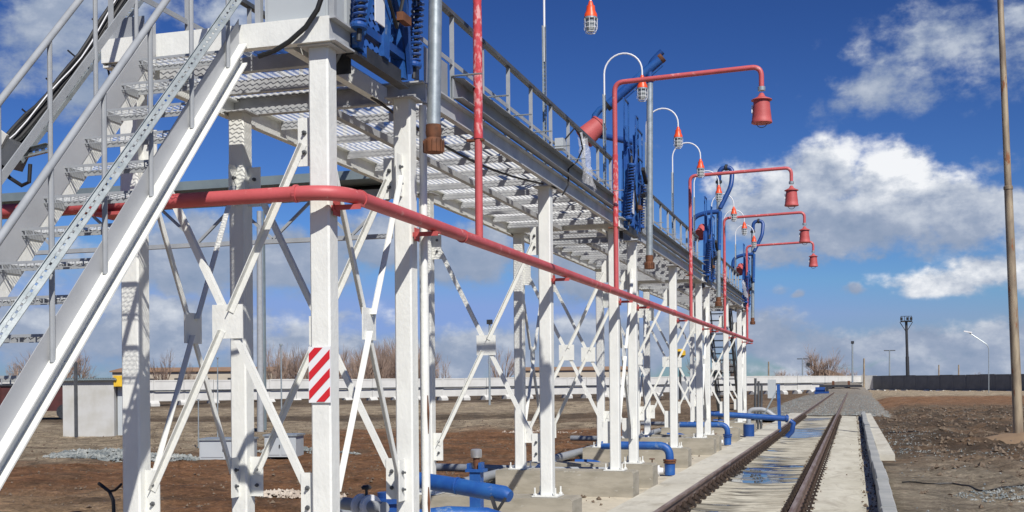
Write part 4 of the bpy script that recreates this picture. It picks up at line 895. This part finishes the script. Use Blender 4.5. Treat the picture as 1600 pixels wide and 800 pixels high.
# trough covers
tc0 = None
for i in range(14):
    y = 13.4 + i * .34
    if tc0 is None:
        mb = MB(); mb.prism([(-5.65, -.45), (-5.6, -.05), (-5.45, .04), (-5.32, -.05), (-5.28, -.45)], y, y + .27, 'y'); tc0 = mb.build('trough_cover', 'conc', org=(-5.45, y, -.45)); o = tc0
    else: o = tc0.copy(); COL.objects.link(o); o.location = (-5.45, y, -.45 + random.uniform(-.02, .02)); o.rotation_euler = (0, 0, random.uniform(-.05, .05))
    tag(o, 'one of the short concrete trough covers lined up behind the middle posts', 'trough cover', 'row of concrete trough covers')
# nearby valve fittings at the bottom between first two posts
vf = thing('pipe_valve', at(565, 790, Y=9.8), 'white flanged valve with bolts low between the two nearest posts', 'valve'); c = Vector(vf.location)
MB().lathe([(.11, -.02), (.11, .02)], c, (.8, -.5, 0)).lathe([(.11, -.02), (.11, .02)], c + Vector((.12, -.07, 0)), (.8, -.5, 0)).build('flange', 'whiteclean', vf)
MB().tube([c - Vector((.25, -.15, 0)), c + Vector((.3, -.18, 0))], .06, 12).build('body', 'greypaint', vf, smooth=True)
MB().tube([c + Vector((.05, 0, 0)), c + Vector((.05, 0, .16))], .014, 6).lathe([(.04, 0), (.05, .02), (.03, .04)], c + Vector((.05, 0, .15))).build('stem', 'dark', vf)
vf2 = thing('pump_body', at(606, 800, Y=10.3), 'dark blue ribbed fitting partly hidden behind the second post', 'fitting'); c = Vector(vf2.location)
MB().lathe([(.10, -.1), (.14, -.09), (.14, -.05), (.11, -.04), (.11, .0), (.15, .01), (.15, .05), (.10, .06)], c + Vector((0, 0, .08))).build('body', 'bluedark', vf2)
MB().lathe([(.1, 0), (.1, .05)], c + Vector((0, 0, .14))).build('cap', 'bluedark', vf2)
# black curved rod in the ground
hk = MB().tube([at(p, q, Y=9.5) for p, q in ((178, 805), (177, 782), (171, 768), (158, 758), (154, 755))], .018, 8).tube([at(p, q, Y=9.5) for p, q in ((171, 768), (180, 766), (190, 756))], .012, 6).build('bent_hose', 'black', org=at(178, 805, Y=9.5), smooth=True); tag(hk, 'black hooked hose end sticking up from the red earth', 'hose')

# lowered bottom arm reaching over the rail
ba = thing('lowered_boom', (-3.9, 33.5, 0), 'long blue pipe arm lying low across the left rail near the far posts', 'loading arm')
MB().tube([(-4.1, 33.0, .66), (-1.75, 33.0, .50)], .082, 14).build('pipe', 'blue', ba, smooth=True)
MB().lathe([(.11, -.03), (.11, .03)], (-1.8, 33, .505), (1, 0, -.1)).tube([(-1.72, 33, .45), (-1.62, 33, .38), (-1.66, 33, .15), (-1.8, 33, .0)], .07, 12).build('nozzle', 'bluedark', ba, smooth=True)
MB().tube(rounded([(-2.95, 34.2, -.05), (-2.95, 34.2, .72), (-2.5, 34.2, .74), (-2.1, 34.2, .45)], .16, 6), .07, 12).build('riser_bend', 'greypaint', ba, smooth=True)
MB().lathe([(.15, -.03), (.15, .03)], (-2.95, 34.2, .3)).lathe([(.12, -.03), (.12, .03)], (-2.95, 34.2, .6)).build('flange', 'greypaint', ba)
MB().bar((-2.6, 34.1, .4), (-2.15, 34.1, 1.25), .04, .04, (0, 1, 0)).build('lever', 'galv', ba)
MB().lathe([(.16, 0), (.16, .35)], (-2.95, 34.2, -.05)).build('foot', 'bluedark', ba, smooth=True)
bp = thing('control_post', (-2.05, 37, -.1), 'blue post with a pale grey box beside the last white post', 'post')
MB().bar((-2.30, 38, -.1), (-2.33, 38, 1.45), .10, .08, (0, 1, 0)).build('post', 'blue', bp)
MB().bb(-2.66, -2.41, 37.9, 38.05, 1.0, 1.6).build('box', 'cabinet', bp)
mp_ = thing('stacked_mesh', (-3.1, 39, 0), 'dark mesh rolls standing behind the last white posts', 'mesh roll')
for i in range(3): MB().tube([(-3.2 + .1 * i, 39.5, -.1), (-3.17 + .1 * i, 39.5, 1.65 - .1 * i)], .04, 10).build('roll', 'darkrail', mp_, smooth=True)
ft = thing('blue_pump', at(1283, 612, Z=-.2), 'small blue pump unit on the gravel near the far fence', 'pump'); c = Vector(ft.location)
# rescale: it stands at the foot of the far wall
c = at(1284, 612, D=140); c.z = -.2; ft.location = c
MB().bb(c.x - .85, c.x + .85, c.y - .5, c.y + .5, -.2, .1).build('skid', 'bluedark', ft); MB().tube([c + Vector((-.75, 0, .55)), c + Vector((.4, 0, .55))], .28, 10).build('motor', 'bluedark', ft); MB().bb(c.x + .45, c.x + .8, c.y - .4, c.y + .4, .1, .6).build('gearbox', 'dark', ft)

# buffer stop
bs = thing('buffer_stop', (-1.5, 152, 0), 'dark timber buffer stop on two posts at the end of the track', 'buffer stop')
for x in (-2.5, -.6): MB().bb(x - .15, x + .15, 151.6, 151.9, -.3, 1.35).build('post', 'rust', bs)
MB().bb(-4.2, 1.0, 151.3, 151.6, .55, .85).build('beam', 'dark', bs)

# ------------------------------------------------------------------ cable bridge at the left behind
cbz = thing('pipe_bridge', (-9, 12, 3.9), 'light steel bridge with a flat grey-green top crossing behind the red pipe', 'bridge')
MB().bb(-14, -5.05, 11.8, 12.4, 3.87, 3.97).build('cover_sheet', 'roof', cbz)
MB().bb(-14, -5.0, 12.1, 12.2, 3.72, 3.8).build('top_chord', 'greypaint', cbz); MB().bb(-14, -5.0, 12.1, 12.16, 3.24, 3.29).build('bottom_chord', 'greypaint', cbz)
for i in range(9):
    x = -13.5 + i; MB().bar((x, 12.13, 3.29), (x + .5, 12.13, 3.72), .03, .03, (0, 1, 0)).bar((x + .5, 12.13, 3.72), (x + 1, 12.13, 3.29), .03, .03, (0, 1, 0)).build('lattice', 'greypaint', cbz)
MB().tube([(-13, 12.25, 3.84), (-5.1, 12.25, 3.84)], .03, 8).build('cable', 'black', cbz)
MB().tube([(-13, 12.0, -.5), (-13, 12.0, 3.9)], .06, 8).build('post', 'greypaint', cbz)

# ------------------------------------------------------------------ left middle distance
def base(p, q, Zg=-.45):
    c = at(p, q, Z=Zg); c.z = Zg; return c
c = base(131, 680); YW = -YAW
def rot_at(name, c, rz, label, cat):
    t = thing(name, c, label, cat); t.rotation_euler = (0, 0, rz); return t
def lb(mb, name, mat, parent): return mb.build(name, mat, parent, org=(0, 0, 0))
sh = rot_at('shed', c, R(18), 'small pale rendered shed with corrugated roof left of the gantry', 'shed')
lb(MB().bb(-.85, 1.25, 0, 2.2, -.3, 2.25), 'wall', 'mortar', sh)
mb = MB()
for i in range(24):
    x0 = -1.0 + i * .1; mb.bb(x0, x0 + .06, -.2, 2.4, 2.27, 2.36).bb(x0 + .055, x0 + .105, -.2, 2.4, 2.26, 2.32)
lb(mb, 'roof', 'roof', sh); lb(MB().bb(1.27, 1.62, -.1, 2.2, 2.0, 2.45), 'yellow_panel', 'yellow', sh); lb(MB().bb(1.3, 1.6, .3, 2.2, -.3, 1.98), 'side_annex', 'cabinet', sh)
pt = MB().bb(-.05, .05, -.05, .05, 0, 3.0).build('steel_post', 'darkrail', org=(0, 0, 0)); pt.location = base(129, 681); pt.location.y -= .4; tag(pt, 'dark steel post standing in front of the pale shed', 'post')
c = base(45, 655, -.45)
wg = rot_at('freight_wagon', c, R(16), 'dark maroon goods wagon seen low behind the stairs at the left', 'wagon')
lb(MB().bb(-14, 3.6, 0, 2.8, .5, 2.05), 'body', 'maroon', wg); lb(MB().bb(-14.1, 3.7, -.1, 2.9, 2.05, 2.2), 'roof', 'dark', wg)
for x in (-12, -9.5, -.5, 2.2): lb(MB().lathe([(.45, -.1), (.45, .1)], (x, 0, .45), (0, 1, 0)), 'wheel', 'dark', wg)
for i in range(12): lb(MB().bb(-13.8 + i * 1.5, -13.72 + i * 1.5, -.05, 0, .5, 2.05), 'rib', 'maroon', wg)
def cabinet(p, q, w, d, h, label, rz=.3):
    t = rot_at('utility_cabinet', base(p, q), rz, label, 'cabinet'); lb(MB().bb(-w / 2, w / 2, 0, d, 0, h), 'housing', 'cabinet', t)
    lb(MB().bb(-w / 2 - .04, w / 2 + .04, -.04, d + .04, h, h + .05), 'lid', 'galv', t)
    for x in (-w / 4, w / 4): lb(MB().bb(x - w / 4 + .04, x + w / 4 - .02, -.015, -.003, .06, h - .05), 'door', 'cabinet', t)
    lb(MB().bb(-.03, .0, -.04, -.016, h * .45, h * .6), 'handle', 'dark', t)
cabinet(350, 718, 1.35, .9, .52, 'low light grey metal cabinet behind the nearest cross brace', .25); cabinet(438, 714, .9, .8, .58, 'smaller light grey metal cabinet right of its twin behind the brace', .2)
def pole(p, q, ptop, r, mat, label, name='pole', Zg=-.45, extra=None, D=None):
    c = base(p, q, Zg) if D is None else at(p, q, D=D)
    Yd = c.y; top = at(ptop[0], ptop[1], Y=Yd)
    t = thing(name, c, label, name.replace('_', ' ')); r2 = r * .7
    MB().tube([c - Vector((0, 0, .3)), top], [r, r2], 12).build('shaft', mat, t, smooth=True)
    return t, c, top
t, c, top = pole(407, 672, (405, 330), .16, 'greypaint', 'thick grey pole rising behind the nearest cross brace', 'steel_pole')
MB().bb(c.x + .18, c.x + .26, c.y, c.y + .1, c.z, top.z).build('side_strip', 'roof', t)
t, c, top = pole(440, 655, (439, 540), .05, 'galv', 'thin grey pipe pole with a small cap between the near posts', 'pipe_pole'); MB().lathe([(.09, 0), (.09, .1)], top).build('cap', 'galv', t)
for p_, q_, tq in ((310, 700, 625), (340, 708, 560)):
    t, c, top = pole(p_, q_, (p_, tq), .025, 'galv', 'thin grey stake left of the cabinets' if p_ == 310 else 'taller thin grey stake beside the low cabinet', 'stake')
    MB().lathe([(.04, 0), (.04, .03)], top).build('cap', 'galv', t)
# lamp posts in the distance
def street(p, q, tq, D, label, arm=(0, 0), r=.09, mat='galv', dark=True):
    c = at(p, q, D=D); top = at(p, tq, D=D); c.z = min(c.z, -.2); t = thing('street_lamp', c, label, 'street lamp', None)
    tip = top + Vector((arm[0], 0, arm[1])); MB().tube(rounded([c, top, tip], .5 if arm[0] else .01, 4) if arm[0] else [c, top], [r, r * .9] if not arm[0] else r * .8, 8).build('pole', mat, t, smooth=True)
    MB().box(tip, (.9 if arm[0] else .4, .3, .14 if arm[0] else .35), Matrix.Rotation(.2 if arm[0] else 0, 3, 'Y')).build('lamp_head', 'whiteclean' if not dark else 'dark', t)
street(765, 628, 503, 90, 'thin lamp post with round head seen through the second brace frame')
street(1332, 605, 535, 150, 'lamp post with a small head beside the end of the track', r=.12)
street(1545, 618, 540, 130, 'street lamp with long slanting arm and white head right of the pole mast', arm=(-2.2, 1.6), r=.06, dark=False)
for (p, q, tq, D, kind, lbl) in ((1390, 590, 547, 190, 'T', 'thin pole with a short crossbar beyond the far corner of the fence'), (1467, 590, 570, 190, 'I', 'short dark pole standing beyond the dark fence, left one of two'), (1498, 590, 570, 190, 'I', 'short dark pole standing beyond the dark fence, right one of two'), (1201, 590, 565, 170, 'I', 'short dark pole beyond the fence right of the gantry end'),
                                 (1254, 592, 560, 190, 'T', 'thin pole with a short crossbar and dark box left of the bare tree'), (1350, 605, 560, 150, 'I', 'thin bare pole at the corner of the two fences')):
    c = at(p, q + 20, D=D); top = at(p, tq, D=D); c.z = -.5; t = thing('utility_pole', c, lbl, 'utility pole'); MB().tube([c, top], [.14, .1], 8).build('shaft', 'polerust' if kind == 'I' else 'galv', t)
    if kind == 'T': MB().bb(top.x - .9, top.x + .9, top.y - .08, top.y + .08, top.z - .15, top.z).build('crossbar', 'darkrail', t)
    if p == 1254: MB().box(top + Vector((.9, 0, -1.0)), (.6, .4, .5)).build('transformer', 'dark', t)
# floodlight mast
D = 170; c = at(1419, 605, D=D); c.z = -.4; top = at(1416, 502, D=D); t = thing('floodlight_mast', c, 'tall dark mast with a floodlight platform beyond the dark fence', 'mast')
MB().tube([c, (c + top) / 2], [.28, .25], 10).build('lower_shaft', 'dark', t); MB().tube([(c + top) / 2, top], [.2, .19], 10).build('upper_shaft', 'dark', t)
MB().bb(top.x - .8, top.x + .8, top.y - .6, top.y + .6, top.z - .1, top.z + .08).build('platform', 'dark', t)
mb = MB()
for x in (-.75, -.25, .25, .75): mb.bb(top.x + x - .04, top.x + x + .04, top.y - .5, top.y - .4, top.z + .08, top.z + .75)
mb.bb(top.x - .75, top.x + .75, top.y - .5, top.y - .42, top.z + .68, top.z + .76); mb.build('railing', 'dark', t)
for x in (-.7, .15, .65): MB().box(top + Vector((x, -.7, .35)), (.34, .3, .35), Matrix.Rotation(.4, 3, 'X')).build('floodlight', 'dark', t)
MB().bar(top + Vector((-.9, 0, -.1)), top + Vector((0, 0, -1.6)), .1, .1, (0, 1, 0)).bar(top + Vector((.9, 0, -.1)), top + Vector((0, 0, -1.6)), .1, .1, (0, 1, 0)).build('strut', 'dark', t)

# tall rusty pole at the right
tp = thing('tall_pole', (4.4, 34.79, -.1), 'tall weathered steel pole leaning slightly at the right side', 'pole')
b0 = Vector((4.4, 34.79, -.3)); t1 = at(1563, 0, Y=34.79); dr = (t1 - b0); mid = b0 + dr * ((at(1577, 290, Y=34.79).z + .3) / dr.z)
MB().tube([b0 + dr * (i / 12 * .578) for i in range(13)], [.135 - .0022 * i for i in range(13)], 14).build('lower_shaft', 'polerust', tp, smooth=True)
mid = b0 + dr * .578
MB().lathe([(.125, -.05), (.125, .03), (.105, .05)], mid, dr).build('collar', 'polerust', tp, smooth=True)
MB().tube([mid, b0 + dr * 1.15], [.095, .075], 14).build('upper_shaft', 'polerust', tp, smooth=True)
tag(MB().add([(4.4 + math.cos(a) * r_ * (1 + .2 * noise.noise((a, r_, 1))), 34.79 + math.sin(a) * r_, -.13 + h_) for r_, h_ in ((1.3, -.06), (.8, .08), (.35, .17), (.1, .18)) for a in [k * PI / 8 for k in range(16)]],
    [(i * 16 + k, i * 16 + (k + 1) % 16, (i + 1) * 16 + (k + 1) % 16, (i + 1) * 16 + k) for i in range(3) for k in range(16)]).build('earth_mound', 'mound', smooth=True), kind='structure')

gcb = [(.75 + .33 * i, 19.9 - .10 * i + .35 * math.sin(i * 1.1) + .12 * math.sin(i * 2.7)) for i in range(18)]; gcb = [(.75 + .11 * i, 19.9 - .035 * i + .30 * math.sin(i * .37) + .16 * math.sin(i * .9 + 1)) for i in range(52)]
o = MB().tube([(x, y, gz(x, y) + .02) for x, y in gcb], .012, 6).build('ground_cable', 'black', org=(gcb[0][0], gcb[0][1], 0), smooth=True); tag(o, 'black cable snaking over the stony ground at the lower right', 'cable')
# ------------------------------------------------------------------ fences
def fence(A, B, mat, label, zb=-.35, h=2.45, pitch=3.05, feet=True, pipe=True):
    A, B = Vector((*A, 0)), Vector((*B, 0)); d = (B - A).normalized(); n = int((B - A).length / pitch); nrm = Vector((d.y, -d.x, 0))
    rz = math.atan2(d.y, d.x); f_ = thing('concrete_fence', A, label, 'fence'); f_.rotation_euler = (0, 0, rz); f_.location.z = zb
    first = None
    for i in range(n + 1):
        if first is None:
            mb = MB().bb(.02, pitch - .02, -.07, .07, .35, h)
            mb.bb(.02, .16, -.10, -.07, .35, h).bb(pitch - .16, pitch - .02, -.10, -.07, .35, h).bb(.16, pitch - .16, -.10, -.07, h - .14, h).bb(.16, pitch - .16, -.10, -.07, .35, .5).bb(.16, pitch - .16, -.095, -.07, h * .58, h * .58 + .1)
            pn = lb(mb, 'fence_panel', mat, f_)
            ft_ = lb(MB().prism([(-.55, -.6), (.55, -.6), (.55, .12), (.25, .38), (-.25, .38), (-.55, .12)], -.45, .45, 'x'), 'fence_foot', 'fence', f_); ft2 = ft_
            first = (pn, ft_)
        else:
            for o in first:
                c = o.copy(); COL.objects.link(c); c.location = (i * pitch, 0, random.uniform(-.04, .04) + (.0))
                if o is first[0]: c.location.y = random.uniform(-.03, .03)
    if pipe: lb(MB().tube([(0, -.25, h * .56), (n * pitch + pitch, -.25, h * .56)], .07, 6), 'service_pipe', 'darkrail', f_)
    return f_
P1 = at(1335, 612, D=176); PL = at(300, 628, D=116); dv = (P1 - PL); PS = PL - dv * .42
fence((PS.x, PS.y), (P1.x, P1.y), 'fence', 'long pale concrete panel fence behind the gantry and across the end of the track')
P2 = at(1362, 612, D=176); P3 = at(1640, 620, D=136); dv2 = P3 - P2; P3 = P3 + dv2 * .3
fence((P2.x, P2.y), (P3.x, P3.y), 'fenceshade', 'shaded concrete panel fence on the right side of the yard', zb=-.42, pipe=False)
cp_ = (P1.x + .3, P1.y); fence((P1.x + 3.3, P1.y), (P2.x - 1, P2.y + .2), 'fence', 'short pale fence stretch between the long pale fence and the dark fence', pitch=(P2.x - P1.x) / 1.0 if False else 2.0, pipe=False)

# far ground cover beyond fences, mound, buildings
mb = MB(); c = at(1292, 588, D=260); mb.lathe([(9, -1), (7.2, 1.5), (5.4, 2.7), (3.3, 3.8), (1.5, 4.5), (.3, 4.7)], (c.x, c.y, -1), n=24)
for v_ in mb.v: v_ += Vector((noise.noise(v_ * .2) * 2, 0, noise.noise(v_ * .3) * .7))
tag(mb.build('hill', 'mound', smooth=True), kind='structure')
def hall(p, q, D, w, h, d, wall, roof, label, win=6):
    c = at(p, q, D=D); c.z = -.5; t = rot_at('warehouse', c, R(14), label, 'building'); lb(MB().bb(-w / 2, w / 2, 0, d, 0, h), 'wall', wall, t)
    lb(MB().prism([(-.4, h), (d / 2, h + d * .06), (d + .4, h), (d + .4, h + .2), (d / 2, h + .2 + d * .06), (-.4, h + .2)], -w / 2 - .3, w / 2 + .3, 'x'), 'roof', roof, t)
    for i in range(win): x = -w / 2 + w * (i + .5) / win; lb(MB().bb(x - .7, x + .7, -.04, -.005, h * .45, h * .75), 'window', 'dark', t)
hall(300, 600, 185, 26, 4.2, 9, 'cream', 'tan', 'long low cream building with brown roof beyond the fence at the left'); hall(905, 600, 240, 24, 4.4, 10, 'cream', 'tan', 'low building with brown roof beyond the fence behind the middle posts', 5)
yd = thing('yellow_drum_machine', at(1063, 600, D=120), 'yellow rounded machine part rising behind the fence between the far posts', 'machine'); c = Vector(yd.location); k0 = at(1063, 552, D=120)
MB().tube([Vector((c.x, c.y, -.5)), Vector((c.x, c.y, k0.z))], .12, 8).build('mast', 'dark', yd); MB().lathe([(.25, -.45), (.55, -.2), (.55, .2), (.25, .45)], k0, (0, 0, 1)).build('drum', 'yellow', yd, smooth=True)
MB().lathe([(.2, 0), (.2, .1)], k0 + Vector((-.02, -.55, 0)), (0, -1, 0)).build('hub', 'dark', yd)
MB().bb(c.x - .8, c.x + .8, c.y, c.y + 1, -.5, 1.5).build('base_unit', 'greypaint', yd)

# far low settlement strip/trees line on the horizon right
fo = MB()
for i in range(900):
    p = random.uniform(-300, 2000); c = at(p, 590, D=random.uniform(420, 700)); h_ = random.uniform(.4, 1.7)
    fo.add([(c.x - random.uniform(5, 14), c.y, -1), (c.x + random.uniform(5, 14), c.y + 1, -1), (c.x + random.uniform(-1, 1), c.y + random.uniform(0, 3), .8 + h_), (c.x, c.y + 4, -1)], [(0, 1, 2), (1, 3, 2), (3, 0, 2)])
tag(fo.build('distant_scrub', 'twig'), 'low brown scrub and dwellings line on the far horizon', 'scrub', kind='stuff')

# ------------------------------------------------------------------ bare trees
def tree_mesh(seed, levels, spread, dens):
    rnd = random.Random(seed); tr = MB(); tw = MB()
    def grow(p, d, L, r, lv):
        q = p + d * L; bend = p + d * L * .5 + Vector((rnd.uniform(-1, 1), rnd.uniform(-1, 1), rnd.uniform(-.3, .5))) * L * .07
        (tr if lv >= levels - 2 else tw).tube([p, bend, q], [r, r * .8, r * .6], 5 if lv >= levels - 2 else 3, cap=False)
        if lv == 0: return
        n = rnd.randint(*dens)
        for i in range(n):
            a = rnd.uniform(0, 2 * PI); sp = rnd.uniform(.3, 1.0) * spread; o = d.orthogonal().normalized(); o = Matrix.Rotation(a, 3, d) @ o
            nd = (d + o * sp + Vector((0, 0, .18))).normalized(); t = rnd.uniform(.35, 1) if i else 1
            grow(p + (q - p) * t if t < 1 else q, nd, L * rnd.uniform(.58, .85), r * .55, lv - 1)
    grow(Vector((0, 0, -.3)), Vector((rnd.uniform(-.06, .06), 0, 1)).normalized(), .28, .028, levels)
    # normalise height to 1
    h_ = max(v.z for v in tw.v + tr.v)
    for v in tr.v + tw.v: v *= 1 / h_
    return tr, tw
protos = []
for s_ in range(4):
    tr, tw = tree_mesh(100 + s_, 5, .75, (3, 4)) if s_ else tree_mesh(23, 6, .80, (3, 4))
    root = thing('bare_tree', (0, 0, 0), 'x', 'tree'); a = tr.build('trunk', 'bark', root, org=(0, 0, 0)); c = tw.build('crown', 'twig', root, org=(0, 0, 0)); protos.append([root, False])
def put_tree(i, p, qtop, D, label, group=None, wide=1.0):
    pr = protos[i]; o = pr[0] if not pr[1] else copy_tree(pr[0]); pr[1] = True
    c = at(p, 600, D=D); c.z = -.6; h_ = at(p, qtop, D=D).z + .6; o.location = c; s_ = h_; o.scale = (s_ * wide, s_ * wide, s_); o.rotation_euler = (0, 0, random.uniform(0, 6)); o['label'] = label
    if group: o['group'] = group
    elif 'group' in o: del o['group']
put_tree(0, 1280, 535, 215, 'spreading bare tree standing alone before the brown mound', wide=.9)
grp = 'bare trees beyond the pale fence'
for i in range(44):
    p = random.uniform(425, 662); put_tree(1 + i % 3, p, random.uniform(524, 550), random.uniform(150, 200), 'reddish bare tree in the dense clump behind the fence left of centre', 'dense clump of bare trees behind the fence', wide=random.uniform(.5, .75))
for p, q in ((60, 540), (90, 528), (120, 545), (30, 555)): put_tree(1 + int(p) % 3, p, q, random.uniform(140, 160), 'greyish bare tree behind the shed and the stairs', 'bare trees behind the shed', wide=.75)
for (p, q, lbl) in ((256, 543, 'lone bare tree left of the second back post'), (292, 560, 'small bare tree behind the brace left of centre'), (690, 555, 'bare tree just right of the thick white posts'), (783, 538, 'tall thin bare tree behind the braces right of centre')):
    put_tree(1 + int(p) % 3, p, q, 160, lbl, None, wide=.6)
for p, q in ((1100, 556), (1118, 548), (1136, 560)): put_tree(1 + int(p) % 3, p, q, 175, 'bare tree showing between the farthest posts', 'bare trees behind the farthest posts', wide=.7)
for p, q in ((1216, 578), (1232, 574), (1246, 579), (1309, 572), (1322, 570), (1336, 576)): put_tree(1 + int(p) % 3, p, q, 205, 'low bare bush beside the brown mound beyond the fence', 'low bushes by the mound', wide=1.1)
for p, q in ((1525, 580), (1498, 584), (1560, 583)): put_tree(1 + int(p) % 3, p, q, 260, 'low bare bush beyond the dark fence', 'low bushes beyond the dark fence', wide=1.1)
